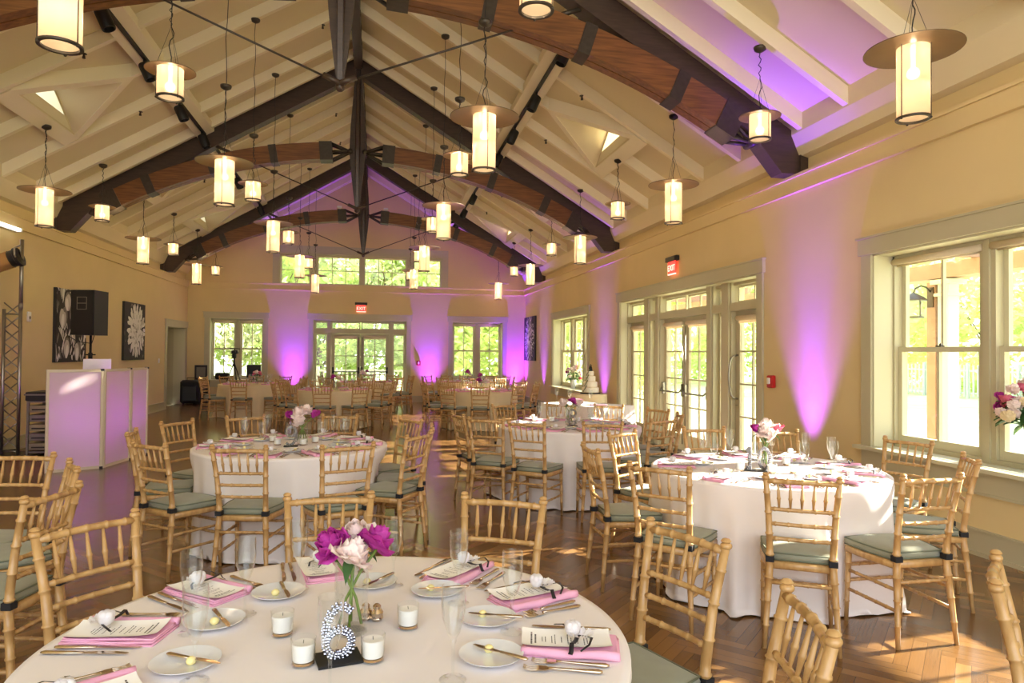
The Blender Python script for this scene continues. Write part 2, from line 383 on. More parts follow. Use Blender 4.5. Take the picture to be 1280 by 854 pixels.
def slope_box(mb, sd, y0, y1, d0, d1, zt, zb):
    X = lambda d: XK+sd*d
    v = [(X(d), y, zr(d, z)) for z in (zb, zt) for y in (y0, y1) for d in (d0, d1)]
    mb.add(v, [(0, 2, 3, 1), (4, 5, 7, 6), (0, 1, 5, 4), (2, 6, 7, 3), (0, 4, 6, 2), (1, 3, 7, 5)])
RY = []
for t in TRY:
    RY += [t-.27, t+.27]+[t+1.025*k for k in range(1, 6)]
RY = sorted(y for y in RY if Y0 < y < YB-.1)+[YB-.02]
for sd in (-1, 1):
    for y in RY:
        co = next((c for c in COF if abs(c-y) < .1), None)
        spans = [(0.03, 4.98)] if co is None else [(0.03, B0-.05), (B2, 4.98)]
        mb = MB()
        for d0, d1 in spans: slope_box(mb, sd, y-.038, y+.038, d0, d1, ZP, 7.0)
        structure('rafter', mb, 'rafter', ceil)
    for yc in COF:
        mb = MB(); slope_box(mb, sd, yc-.96, yc+.96, B1, B2, ZP, 6.995)
        # framed triangle: inner edge and outer edge
        P = lambda d, y, z: (XK+sd*d, y, zr(d, z))
        I = [(B0, yc), (B1, yc-HW), (B1, yc+HW)]; O = [(B0-.16, yc), (B1, yc-HW-.15), (B1, yc+HW+.15)]
        for a, b in ((0, 1), (0, 2)):
            v = [P(*I[a], 6.995), P(*I[b], 6.995), P(*O[b], 6.995), P(*O[a], 6.995), P(*I[a], ZP), P(*I[b], ZP), P(*O[b], ZP), P(*O[a], ZP)]
            mb.add(v, [(0, 1, 2, 3), (0, 1, 5, 4), (2, 3, 7, 6), (1, 2, 6, 5), (3, 0, 4, 7)])
        structure('coffer_frame', mb, 'rafter', ceil)
        mb = MB(); zB = zr(B0, 7.0)
        A_, B_, C_, D_ = P(B1-.004, yc-HW, 7.0), P(B0, yc, 7.0), P(B1-.004, yc+HW, 7.0), (XK+sd*(B1-.004), yc, zB)
        mb.add([A_, B_, C_, D_], [(0, 1, 3), (1, 2, 3)])
        A, Cc, D = Vector(A_), Vector(C_), Vector(D_); G = (A+Cc+D)/3;  inn = [G+(q-G)*.86 for q in (A, Cc, D)]
        mb.add([A, Cc, D, *inn], [(0, 1, 4, 3), (1, 2, 5, 4), (2, 0, 3, 5)])
        rc = structure('coffer_recess', mb, 'ceil', ceil)
        mb = MB(); mb.add(inn, [(0, 1, 2)]); structure('pane', mb, 'pane', rc)
# ridge beam
mb = MB(); mb.box(XK-.075, XK+.075, Y0, YB, 6.84, 7.2)
for k in range(46): y = Y0+.25+k*.5125; mb.box(XK-.082, XK+.082, y, y+.02, 6.845, 6.95)
tag(obj('ridge_beam', mb, 'dark'), 'dark stained ridge beam running along the peak of the ceiling', 'beam')

# ================================================================== ROOF TRUSSES
def arc(d, r): return 5.12-8.2+math.sqrt(max(r*r-d*d, 0))
def truss(y, label):
    t = thing('roof_truss', label, 'roof truss', (XK, y, ZL), group='timber roof trusses')
    def o(n, mb, m): return obj(n, mb, m, t)
    zz = -ZL
    # king post: a four-bladed spindle
    mb = MB(); pr = [(6.9, .055), (6.4, .085), (5.75, .135), (5.3, .15), (4.9, .115), (4.5, .07), (4.22, .03)]
    for ax in (0, 1):
        for k in range(len(pr)-1):
            (za, wa), (zb, wb) = pr[k], pr[k+1]
            for sgn in (-1, 1):
                q = .026
                def p(u, w, z): return (u*sgn, w, z+zz) if ax == 0 else (w, u*sgn, z+zz)
                v = [p(0, -q, za), p(wa, -q, za), p(wa, q, za), p(0, q, za), p(0, -q, zb), p(wb, -q, zb), p(wb, q, zb), p(0, q, zb)]
                mb.add(v, [(0, 1, 5, 4), (1, 2, 6, 5), (2, 3, 7, 6), (0, 3, 2, 1), (4, 5, 6, 7)])
    mb.tube([(0, 0, 6.9+zz), (0, 0, 5.3+zz), (0, 0, 4.25+zz)], [.045, .06, .03], 10); mb.ball((0, 0, 4.2+zz), .05, 10, 6)
    for sg in (-1, 1): mb.tube([(0, -.05, 4.22+zz), (sg*.16, -.05, 4.29+zz)], .03, 8)
    o('king_post', mb, 'dark')
    for sg in (-1, 1):
        mb = MB(); 
        for yy in (-.075, .075):
            mb.tube([(sg*.14, yy*.4, 4.28+zz), (sg*2.45, yy*.4, 5.22+zz)], .011, 6); break
        mb.tube([(sg*2.25, -.03, 5.14+zz), (sg*2.5, -.03, 5.24+zz)], .028, 8)
        o('tie_rod', mb, 'steel')
        # top chord
        mb = MB(); w = .11; n = sg
        pts = [(n*.04, 7.04), (n*5.10, 7.04-.6*5.10), (n*5.10, ZL+.01), (n*4.82, ZL+.01), (n*4.45, 6.70-.6*4.45), (n*.04, 6.70)]
        mb.prism([(a, b+zz) for a, b in pts], 'y', -w, w)
        mb.prism([(n*5.12, ZL+zz+.01), (n*5.12, 3.98+zz), (n*5.03, 3.98+zz), (n*5.03, ZL+zz+.01)], 'y', -.15, .15)
        o('top_chord', mb, 'dark')
        # arched chord of two plies
        mb = MB(); D0, D1, N = .52, 4.12, 26
        for y0, y1 in ((-.125, -.008), (.008, .125)):
            v = []; f = []
            for i in range(N+1):
                d = D0+(D1-D0)*i/N; sl = -d/8.2; nx, nz = -sl/math.hypot(1, sl), 1/math.hypot(1, sl); zb = arc(d, 8.2)
                a = (n*d, zb+zz); b = (n*(d+nx*.31), zb+nz*.31+zz)
                v += [(a[0], y0, a[1]), (a[0], y1, a[1]), (b[0], y1, b[1]), (b[0], y0, b[1])]
            for i in range(N):
                for k in range(4): f.append((i*4+k, i*4+(k+1) % 4, i*4+4+(k+1) % 4, i*4+4+k))
            f += [(0, 1, 2, 3), (4*N+3, 4*N+2, 4*N+1, 4*N)]
            mb.add(v, f)
        o('arched_chord', mb, 'glulam')
        def band(d, hw, y=.135, e=.012):
            b = MB(); v = []
            for dd in (d-hw, d+hw):
                sl = -dd/8.2; h = math.hypot(1, sl); nx, nz = -sl/h, 1/h; zb = arc(dd, 8.2)
                for (t_, yy) in ((-e, -y), (-e, y), (.31+e, y), (.31+e, -y)): v.append((n*(dd+nx*t_), yy, zb+nz*t_+zz))
            b.add(v, [(0, 1, 2, 3), (4, 5, 6, 7), (0, 1, 5, 4), (1, 2, 6, 5), (2, 3, 7, 6), (3, 0, 4, 7)])
            return b
        for d in (1.47, 2.5, 3.53): o('steel_band', band(d, .065), 'steel')
        for d, tip in ((.56, (.13, 5.29)), (4.12, (4.5, 3.93))):
            b = band(d, .11, .14, .016)
            dd = d-.09 if d < 1 else d+.09
            sl = -dd/8.2; h = math.hypot(1, sl); nx, nz = -sl/h, 1/h; zb = arc(dd, 8.2)
            for yy in (-.085, .085):
                for t_ in (0.0, .155, .31): b.tube([(n*(dd+nx*t_), yy, zb+nz*t_+zz), (n*tip[0], yy*.45, tip[1]+zz)], .022, 6)
            b.tube([(n*tip[0], -.1, tip[1]+zz), (n*tip[0], .1, tip[1]+zz)], .045, 10)
            o('end_bracket', b, 'steel')
    return t
truss(TRY[3], 'dark timber roof truss farthest from the viewer, nearest the clerestory window')
truss(TRY[2], 'dark timber roof truss in the middle, with spindle post, between the two others')
truss(TRY[1], 'dark timber roof truss nearest the viewer, arched brown chord crossing the top of the picture')
for sg in (-1, 1):      # the two little fixtures on the arch of the far truss
    mb = MB(); mb.bbox(-.06, .06, -.05, .05, 0, .06, .008); mb.tube([(0, 0, -.02), (0, 0, .01)], .03, 8)
    tag(obj('accent_light', mb, 'white', loc=(XK+sg*.62-.02, TRY[3]-.1, arc(.62, 8.2)+.355)), 'small white accent light on the %s side of the far truss spindle' % ('left' if sg < 0 else 'right'), 'light')

# track lighting
def track(sd):
    d = 2.64; mb = MB(); slope_box(mb, sd, Y0, YB-.1, d-.13, d+.13, 7.1, 6.985)
    structure('track_batten', mb, 'rafter', ceil)
    mb = MB(); z = zr(d, 6.985); X = XK+sd*d
    for a, b in ((Y0, .8), (1.1, 6.9), (7.3, 13.05), (13.45, 19.2), (19.6, 21.3)): mb.box(X-.02, X+.02, a, b, z-.045, z-.001)
    tag(obj('light_track', mb, 'black'), 'black lighting track on the %s slope of the ceiling' % ('left' if sd < 0 else 'right'), 'light track')
track(-1); track(1)
def mk_spot():
    t = thing('track_spotlight', '', 'spotlight')
    mb = MB(); mb.lathe([(.0, .005), (.07, 0), (.076, .015), (.076, .21), (.07, .225), (.06, .225), (.055, .18), (0, .17)], 18, cap=False)
    T = Matrix.Translation((0, 0, -.07)) @ Matrix.Rotation(R(180-24), 4, 'Y') ; mb.v = [T @ p for p in mb.v]
    obj('lamp_housing', mb, 'black', t)
    mb = MB(); mb.tube([(0, 0, .0), (0, 0, -.06)], .012, 8); mb.box(-.02, .02, -.05, .05, -.005, .02); obj('mount_arm', mb, 'black', t)
    return t
spotk = Kind(mk_spot)
for sd, pts in ((-1, [(125.7, 15), (180, 76), (223, 134), (252, 168), (295.5, 224), (324, 260)]), (1, [(709, 68), (671, 111), (644, 162), (625, 192), (593.6, 238), (582, 257), (573, 273)])):
    X = XK+sd*2.64; z = zr(2.64, 6.985)-.04
    for i, (px, py) in enumerate(pts):
        q = onx(px, py, X); nm = ['nearest the viewer', 'second from the viewer', 'third from the viewer', 'fourth from the viewer', 'fifth from the viewer', 'sixth from the viewer', 'seventh from the viewer'][i]
        spotk((X, q.y, z), PI if sd > 0 else 0, 'black cylindrical spotlight on the %s track, %s' % ('left' if sd < 0 else 'right', nm), 'track spotlights')
# sprinklers
def mk_sprk():
    mb = MB(); mb.lathe([(.035, 0), (.035, -.006), (.012, -.008), (.012, -.035), (.004, -.04)], 10); mb.box(-.016, .016, -.003, .003, -.055, -.03); mb.lathe([(.02, -.055), (.02, -.06)], 8)
    return tag(obj('sprinkler_head', mb, 'steel'), '', 'sprinkler')
spk = Kind(mk_sprk)
for i, (px, py, sd) in enumerate([(112, 74, -1), (179, 143, -1), (403, 28, -1), (256, 225, -1), (419.5, 138, -1), (424.6, 174, -1), (727, 120, 1), (682, 175.6, 1), (608, 265.6, 1), (627, 243.5, 1)]):
    q = onroof(px, py, sd); ny = min(RY, key=lambda y: abs(y-q.y)); d = abs(q.x-XK)
    l = ['left slope near the first skylight recess', 'left slope below the first skylight recess', 'left slope beside the ridge, nearest', 'left slope above the second truss arch, lowest', 'left slope beside the spindle, middle one', 'left slope above the second arch near the spindle', 'right slope above the near skylight recess', 'right slope beside the near skylight recess', 'right slope beside the far skylight recess', 'right slope behind the second arch'][i]
    spk((q.x, ny, zr(d)-.002), 0, 'tiny sprinkler head on a rafter, '+l, 'ceiling sprinklers')

# ================================================================== PENDANTS
def mk_pend(big):
    zc = 0
    t = thing('pendant_lamp', '', 'pendant lamp')
    Rr, h, Rd = (.105, .50, .315) if big else (.103, .245, .198)
    mb = MB(); mb.tube([(0, 0, 0), (0, 0, -h)][::1], Rr, 28, cap=False); obj('lamp_shade', mb, 'shade', t)
    mb = MB(); mb.lathe([(.03, .035), (Rr, .022), (Rd, -.012), (Rd, -.018), (Rr, .012), (.03, .025)], 40); obj('disc_brim', mb, 'disc', t)
    mb = MB(); N = 28; mb.lathe([(Rr-.012, -h-.004), (Rr+.008, -h-.004), (Rr+.008, -h+.010), (Rr-.012, -h+.010), (Rr-.012, -h-.004)], N, cap=False)
    for k in range(3): a = R(30+120*k); x, y = (Rr+.004)*math.cos(a), (Rr+.004)*math.sin(a); mb.ball((x, y, -h-.006), .009, 6, 4)
    obj('bottom_ring', mb, 'steel', t)
    for k in range(3):
        a = R(30+120*k); x, y = (Rr+.004)*math.cos(a), (Rr+.004)*math.sin(a)
        mb = MB(); mb.tube([(x, y, .015), (x, y, -h)], .0035, 5); obj('side_rod', mb, 'steel', t)
        mb = MB(); mb.tube([(x, y, .02), (0, 0, .36)], .0018, 4); obj('hanger_wire', mb, 'steel', t)
    mb = MB(); mb.ball((0, 0, -h*.36 if big else -h*.62), .042, 16, 10); mb.tube([(0, 0, -h*.36+.04 if big else -h*.62+.04), (0, 0, .02)], .014, 8); obj('bulb', mb, 'bulb', t)
    mb = MB(); pts = [(0, 0, .36)]+[(.035*math.sin(k*1.25)*(1-k/9), .02*math.cos(k*1.1)*(1-k/9), .36-.34*k/8) for k in range(1, 9)]; mb.tube(pts, .0045, 5); obj('cord_slack', mb, 'black', t)
    return t
PK = {True: Kind(lambda: mk_pend(True)), False: Kind(lambda: mk_pend(False))}
rows = [(3.66, [(4.18, 1), (6.154, 0), (8.161, 1), (10.22, 0), (12.24, 1), (14.38, 0), (16.43, 1), (18.48, 0), (20.95, 1)], 'right-hand row'),
        (.94, [(4.12, 0), (6.2, 1), (8.15, 0), (10.1, 1), (12.14, 0), (14.19, 1), (16.2, 0), (18.26, 1), (20.3, 0)], 'row right of the ridge'),
        (-1.72, [(4.17, 1), (6.2, 0), (8.33, 1), (10.16, 0), (12.12, 1), (14.15, 0), (16.2, 1), (18.2, 0), (20.2, 1)], 'row left of the ridge'),
        (-4.43, [(10.38, 1), (12.37, 0), (14.4, 1), (16.41, 0), (18.46, 1), (20.5, 0)], 'left-hand row')]
for x, L, rn in rows:
    vis = []
    for y, big in L:
        z = 3.705 if big else 3.90
        px, py = pix((x, y, z-.3 if big else z-.2))
        d = abs(x-XK); zt = zr(d)
        nm = ['nearest', 'second nearest', 'third nearest', 'fourth nearest', 'fifth nearest', 'sixth nearest', 'seventh nearest', 'eighth nearest', 'farthest'][len(vis)]
        vis.append(1)
        o = PK[bool(big)]((x, y, z), R(rnd.uniform(0, 120)), '%s glowing pendant, %s in the %s' % ('tall' if big else 'short', nm, rn), 'pendant lamps')
        mb = MB(); L_ = zt-z; w = [(.012*math.sin(k*2.2+y), .01*math.cos(k*1.7+x), .36+(L_-.40)*k/10) for k in range(1, 10)]
        mb.tube([(0, 0, .36)]+w+[(0, 0, L_-.03)], .0042, 5); obj('cord', mb, 'black', o)
        mb = MB(); mb.lathe([(.02, L_-.05), (.055, L_-.03), (.062, L_-.012), (.062, L_+.004)], 16); mb.v = [Vector((p.x, p.y, p.z-.6*math.copysign(1, x-XK)*p.x*.0)) for p in mb.v]; obj('canopy', mb, 'steel', o)
        ld = bpy.data.lights.new('bulb_light', 'POINT'); ld.energy = 60 if big else 46; ld.color = (1, .79, .52); ld.shadow_soft_size = .044
        lo = bpy.data.objects.new('bulb_light', ld); C.objects.link(lo); lo.parent = o; lo.location = (0, 0, -.18 if big else -.152)

# ================================================================== WINDOWS AND DOORS (local: x along the wall, y outwards)
def root_struct(name, loc, rotz, label):
    o = bpy.data.objects.new(name, None); C.objects.link(o); o.location = loc; o.rotation_euler = (0, 0, rotz); o['kind'] = 'structure'; o['label'] = label; return o
def casing(t, w, z0, z1, floor=False, head=.155, depth=.30):
    mb = MB(); c = .135
    zb = 0 if floor else z0
    for sg in (-1, 1): mb.box(*sorted((sg*w/2, sg*(w/2+c))), -.028, .0, zb, z1)
    mb.box(-w/2-c-.03, w/2+c+.03, -.042, 0, z1, z1+head); mb.box(-w/2-c-.05, w/2+c+.05, -.055, 0, z1+head, z1+head+.02)
    obj('casing', mb, 'trim', t)
    mb = MB(); a = .018
    for sg in (-1, 1): mb.box(*sorted((sg*w/2, sg*(w/2-a))), -.005, depth, zb, z1)
    mb.box(-w/2, w/2, -.005, depth, z1-a, z1)
    if not floor: mb.box(-w/2, w/2, -.0, depth+.04, z0-.02, z0+.004)
    obj('jamb', mb, 'trimlight', t)
    if not floor:
        mb = MB(); mb.box(-w/2-c-.05, w/2+c+.05, -.085, .02, z0-.032, z0); obj('stool', mb, 'trimlight', t)
        mb = MB(); mb.box(-w/2-c, w/2+c, -.024, 0, z0-.20, z0-.032); mb.box(-w/2-c, w/2+c, -.034, 0, z0-.215, z0-.195); obj('apron', mb, 'trim', t)
def sash(t, x0, x1, z0, z1, y, cols, rws, st=.045, name='sash', bot=None, m='trimlight'):
    mb = MB(); b = bot or st
    mb.box(x0, x0+st, y-.02, y+.02, z0, z1); mb.box(x1-st, x1, y-.02, y+.02, z0, z1)
    mb.box(x0+st, x1-st, y-.02, y+.02, z1-st, z1); mb.box(x0+st, x1-st, y-.02, y+.02, z0, z0+b)
    gx0, gx1, gz0, gz1 = x0+st, x1-st, z0+b, z1-st
    for i in range(1, cols): x = gx0+(gx1-gx0)*i/cols; mb.box(x-.012, x+.012, y-.016, y+.016, gz0, gz1)
    for i in range(1, rws): z = gz0+(gz1-gz0)*i/rws; mb.box(gx0, gx1, y-.0155, y+.0155, z-.012, z+.012)
    o = obj(name, mb, m, t)
    g = MB(); g.box(gx0, gx1, y-.002, y+.002, gz0, gz1); obj('pane', g, 'pane', o)
    return o
def hung_window(name, loc, rotz, w, z0, z1, units, label, zm=1.61, shade=.06, lock=False):
    t = root_struct(name, loc, rotz, label); casing(t, w, z0, z1)
    mul = .15; uw = (w-.08-mul*(units-1))/units; x = -w/2+.04
    mb = MB(); mb.box(-w/2, -w/2+.04, .2, .34, z0, z1); mb.box(w/2-.04, w/2, .2, .34, z0, z1); mb.box(-w/2, w/2, .2, .34, z1-.05, z1); mb.box(-w/2, w/2, .2, .36, z0-.01, z0+.04)
    for k in range(units-1): xx = x+uw*(k+1)+mul*k; mb.box(xx, xx+mul, .21, .34, z0, z1); mb.box(xx+.045, xx+mul-.045, .19, .21, z0, z1)
    obj('frame', mb, 'trim', t)
    for k in range(units):
        a = x+k*(uw+mul)
        sash(t, a, a+uw, zm-.02, z1-.05, .305, 2, 1); lo = sash(t, a, a+uw, z0+.04, zm+.025, .262, 2, 1, bot=.075)
        mb = MB(); mb.box(a+uw/2-.03, a+uw/2+.03, .245, .285, zm+.025, zm+.038); mb.ball((a+uw/2+.01, .262, zm+.045), .012, 8, 5); obj('sash_lock', mb, 'steel', t)
        if shade:
            mb = MB(); yy = .205 if rotz else .2; mb.tube([(a-.03, yy, z1-.075), (a+uw+.03, yy, z1-.075)], .030, 14); mb.box(a-.0, a+uw, yy+.025, yy+.03, z1-.075-shade, z1-.06); mb.tube([(a, yy+.027, z1-.08-shade), (a+uw, yy+.027, z1-.08-shade)], .010, 8)
            obj('roller_shade', mb, 'shadefab', t)
    return t
def bw(i): a = OB[i]; return (a[0]+a[1])/2, a[1]-a[0]
x, w = bw(0); hung_window('window_1', (x, YB, 0), 0, w, .70, 2.52, 2, 'double hung window at the left end of the far wall')
x, w = bw(2); hung_window('window_2', (x, YB, 0), 0, w, .70, 2.52, 2, 'double hung window at the right end of the far wall', shade=.05)
a = OR[2]; hung_window('window_3', (XR, (a[0]+a[1])/2, 0), R(-90), a[1]-a[0], .69, 2.46, 3, 'far window of the right wall behind the tall flower vase', shade=.0)
a = OR[0]; hung_window('window_4', (XR, (a[0]+a[1])/2, 0), R(-90), a[1]-a[0], .69, 2.52, 3, 'large near window of the right wall', shade=.03)
# clerestory
t = root_struct('window_5', (0, YB+.04, 0), 0, 'high window band in the gable above the far ledge')
mb = MB(); x0, x1, z0, z1 = OB[3]; mb.box(x0-.2, x1+.2, -.03, 0, z1, z1+.24); mb.box(x0-.2, x0, -.025, 0, z0, z1); mb.box(x1, x1+.2, -.025, 0, z0, z1)
obj('casing', mb, 'trim', t)
U = [(-2.86, -2.0, 2), (-1.79, -.52, 3), (-.40, .89, 3), (1.11, 1.96, 2)]
mb = MB(); prev = x0
for a, b, c in U: mb.box(prev, a, -.01, .2, z0, z1); prev = b
mb.box(prev, x1, -.01, .2, z0, z1); mb.box(x0, x1, .02, .2, z1-.05, z1); obj('frame', mb, 'trim', t)
for a, b, c in U:
    sash(t, a, b, z0, z1-.05, .12, c, 2, .035)
    mb = MB(); mb.tube([(a, .06, z1-.05), (b, .06, z1-.05)], .035, 12); obj('roller_shade', mb, 'shadefab', t)

def panic(t, x0, x1, y, z, m='steel'):
    mb = MB()
    for x in (x0, x1): mb.bbox(x-.022, x+.022, y-.055, y-.0, z-.09, z+.11, .006)
    mb.tube([(x0, y-.05, z+.02), (x0, y-.09, z-.02), (x0+.02*(1 if x1 > x0 else -1), y-.10, z-.03), (x1-.02*(1 if x1 > x0 else -1), y-.10, z-.03), (x1, y-.09, z-.02), (x1, y-.05, z+.02)], .014, 8)
    mb.tube([(x1, y-.035, .12), (x1, y-.035, 2.0)], .009, 6)
    obj('panic_bar', mb, m, t)
def door_group(name, loc, rotz, w, ztop, zt0, zt1, posts, sides, doors, trs, label, hw='steel', back=False):
    t = root_struct(name, loc, rotz, label); casing(t, w, 0, ztop, True, head=.16, depth=.30)
    mb = MB(); y0, y1 = .13, .33
    for a, b in posts: mb.box(a, b, y0, y1, 0, ztop); mb.box(a+.03, b-.03, y0-.03, y0, 0, ztop)
    for a, b in [(-w/2, -w/2+.045), (w/2-.045, w/2)]: mb.box(a, b, y0, y1, 0, ztop)
    mb.box(-w/2, w/2, y0-.01, y1, zt0, zt1); mb.box(-w/2, w/2, y0+.04, y1, ztop-.06, ztop)
    obj('frame', mb, 'trim', t)
    for a, b, c in trs: sash(t, a, b, zt1, ztop-.06, .24, c, 1, .03, 'transom')
    for a, b in sides: sash(t, a, b, .02, zt0, .24, 1, 4, .045, 'sidelight', bot=.22)
    for a, b, c, r_, kind in doors:
        d = sash(t, a+.004, b-.004, .012, zt0-.005, .22, c, r_, .105, 'door_leaf', bot=.26, m='trim')
        mb = MB(); mb.tube([(a+.09, .17, zt0-.10), (b-.09, .17, zt0-.10)], .032, 12); mb.box(a+.1, b-.1, .185, .19, zt0-.17, zt0-.1); obj('roller_shade', mb, 'shadefab', t)
        if kind == 'L': panic(t, a+.06, b-.05, .20, .97, hw)
        if kind == 'R': panic(t, b-.06, a+.05, .20, .97, hw)
        if kind == 'pull':
            mb = MB(); x = a+.055
            mb.tube([(x, .20, 1.55), (x, .13, 1.53)]+[(x+.0, .10-.035*math.sin(PI*k/10), 1.5-.5*k/10) for k in range(11)]+[(x, .13, .97), (x, .20, .95)], .014, 8)
            mb.lathe([(.03, 0), (.03, .01)], 12, (x, .195, .86)); obj('pull_handle', mb, hw, t)
    mb = MB(); mb.box(-w/2, w/2, .05, .36, -.01, .012); obj('threshold', mb, 'alu', t)
    return t
xc = -.485
L = lambda *v: [round(q-xc, 3) for q in v]
door_group('door_1', (xc, YB, 0), 0, 2.79, 2.52, 2.11, 2.24,
    posts=[tuple(L(-1.46, -1.36)), tuple(L(.39, .49))], sides=[tuple(L(-1.84, -1.46)), tuple(L(.49, .87))],
    doors=[(*L(-1.36, -.485), 2, 3, 'L'), (*L(-.485, .39), 2, 3, 'R')],
    trs=[(*L(-1.84, -1.46), 1), (*L(-1.36, -.50), 2), (*L(-.46, .39), 2), (*L(.49, .87), 1)], label='glazed double door in the middle of the far wall', hw='black')
door_group('door_2', (XR, 10.3, 0), R(-90), 4.92, 2.56, 2.15, 2.26,
    posts=[(-1.56, -1.30), (-1.04, -.86), (.86, 1.04), (1.30, 1.56)], sides=[(-1.30, -1.04), (1.04, 1.30)],
    doors=[(-2.41, -1.56, 2, 4, ''), (-.86, 0, 2, 4, 'L'), (0, .86, 2, 4, 'R'), (1.56, 2.41, 2, 4, 'pull')],
    trs=[(-2.41, -1.58, 2), (-1.28, -1.06, 1), (-.84, -.03, 2), (.03, .84, 2), (1.06, 1.28, 1), (1.58, 2.41, 2)], label='wide glazed door wall with transoms on the right wall', hw='alu')
# doorway in the left wall
t = root_struct('door_3', (XL, 20.52, 0), R(90), 'doorway with grey door leaf near the far end of the left wall')
casing(t, 1.8, 0, 2.2, True, depth=.5)
mb = MB(); mb.box(-.9, .9, .50, .54, 0, 2.2); mb.box(-.9, -.88, .3, .5, 0, 2.2); mb.box(.88, .9, .3, .5, 0, 2.2); mb.box(-.9, .9, .3, .5, 2.18, 2.2); mb.box(-1, 1, .3, .6, -.02, .0); obj('frame', mb, 'trim', t)
mb = MB(); mb.bbox(-.86, -.02, .455, .5, .01, 2.17, .005)
for z0, z1 in ((.2, 1.0), (1.15, 2.0)): mb.box(-.74, -.14, .448, .456, z0, z1)
mb.bbox(.02, .86, .455, .5, .01, 2.17, .005)
for z0, z1 in ((.2, 1.0), (1.15, 2.0)): mb.box(.14, .74, .448, .456, z0, z1)
lf = obj('door_leaf', mb, 'trim', t)
mb = MB(); mb.tube([(-.7, .45, 1.5)]+[(-.7, .39-.03*math.sin(PI*k/8), 1.45-.4*k/8) for k in range(9)]+[(-.7, .45, 1.0)], .012, 8); obj('pull_handle', mb, 'steel', t)
mb = MB(); mb.box(-.82, -.05, .445, .455, .03, .28); obj('kick_plate', mb, 'black', t)

# signs and wall pieces
def mk_exit(loc, rotz, label):
    t = thing('exit_sign', label, 'exit sign', loc, rotz)       # faces -y locally
    mb = MB(); mb.bbox(-.185, .185, -.085, 0, .20, .275, .008); mb.box(-.185, .185, -.06, .0, .275, .28); obj('housing', mb, 'black', t)
    mb = MB(); mb.box(-.135, .135, -.055, -.04, .0, .20); obj('lit_panel', mb, 'exit', t)
    mb = MB(); mb.box(-.14, .14, -.058, -.037, -.012, .006); obj('panel_edge', mb, 'exitl', t)
    cu = bpy.data.curves.new('exit_text', 'FONT'); cu.body = 'EXIT'; cu.size = .135; cu.extrude = .002; cu.align_x = 'CENTER'; cu.materials.append(M['exitl'])
    o = bpy.data.objects.new('lettering', cu); C.objects.link(o); me = bpy.data.meshes.new_from_object(o); bpy.data.objects.remove(o); me.materials.clear(); me.materials.append(M['exitl'])
    o = bpy.data.objects.new('lettering', me); C.objects.link(o); o.parent = t; o.location = (0, -.059, .05); o.rotation_euler = (R(90), 0, 0)
mk_exit((-.475, YB, 2.78), 0, 'red lit exit sign above the glazed door in the far wall')
mk_exit((XR, 10.3, 2.83), R(-90), 'red lit exit sign above the wide glazed doors on the right wall')
def mk_alarm(loc, rotz, label):
    t = thing('fire_alarm', label, 'fire alarm', loc, rotz)
    mb = MB(); mb.bbox(-.06, .06, -.055, 0, -.075, .075, .01); obj('housing', mb, 'red', t)
    mb = MB(); mb.bbox(-.025, .025, -.075, -.055, -.03, .045, .006); obj('strobe_lens', mb, 'white', t)
mk_alarm((1.283, YB, 1.22), 0, 'small red fire alarm on the far wall right of the glazed door')
mk_alarm((XR, 7.5, 1.235), R(-90), 'red fire alarm on the right wall right of the wide glazed doors')
t = thing('wall_switch', 'small white thermostat on the left wall beside the truss tower', 'thermostat', (XL, 12.24, 2.06), R(90))
mb = MB(); mb.bbox(-.05, .05, -.03, 0, -.08, .08, .008); obj('housing', mb, 'white', t)
mb = MB(); mb.lathe([(.0, 0), (.028, 0), (.03, -.012), (.0, -.014)], 14); T = Matrix.Translation((0, -.032, -.015)) @ Matrix.Rotation(R(90), 4, 'X'); mb.v = [T @ p for p in mb.v]; obj('dial', mb, 'grey2', t)
t = thing('wall_plate', 'small white switch plate beside the left doorway', 'light switch', (XL, 19.0, 1.28), R(90)); mb = MB(); mb.bbox(-.04, .04, -.012, 0, -.06, .06, .003); obj('cover_plate', mb, 'white', t); mb = MB(); mb.box(-.012, .012, -.02, -.01, -.02, .02); obj('rocker', mb, 'white', t)
t = thing('strip_light', 'white tube strip light high on the left wall at the picture edge', 'strip light', (XL, 10.9, 3.33), R(90))
mb = MB(); mb.tube([(-.9, -.07, .03), (.86, -.07, .03)], .028, 12); obj('lamp_tube', mb, 'tube', t)
mb = MB(); mb.box(-.92, .9, -.045, 0, 0, .06); mb.box(.86, .9, -.1, 0, 0, .06); mb.box(-.92, -.88, -.1, 0, 0, .06); obj('housing', mb, 'white', t)
# canvases
def canvas(name, label, loc, rotz, w, h, art, seed):
    t = thing(name, label, 'wall art', loc, rotz); mb = MB(); mb.box(-w/2, w/2, -.05, 0, -h/2, h/2); obj('canvas', mb, 'grey1', t)
    rr = random.Random(seed); mb = MB(); y = [-.0505]
    def petal(cx, cz, L_, W_, a, m):
        y[0] -= .00004; mb.mi = m; v = []
        for k in range(14):
            q = 2*PI*k/14; u = L_*(.5+.5*math.cos(q)); s_ = W_*.5*math.sin(q)*(1 if u > L_*.3 else .75)
            px, pz = cx+u*math.cos(a)-s_*math.sin(a), cz+u*math.sin(a)+s_*math.cos(a)
            v.append((max(-w/2+.002, min(w/2-.002, px)), y[0], max(-h/2+.002, min(h/2-.002, pz))))
        mb.add(v, [tuple(range(14))])
    art(petal, rr, w, h); obj('print', mb, ['grey1', 'grey2', 'grey3', 'grey4'], t)
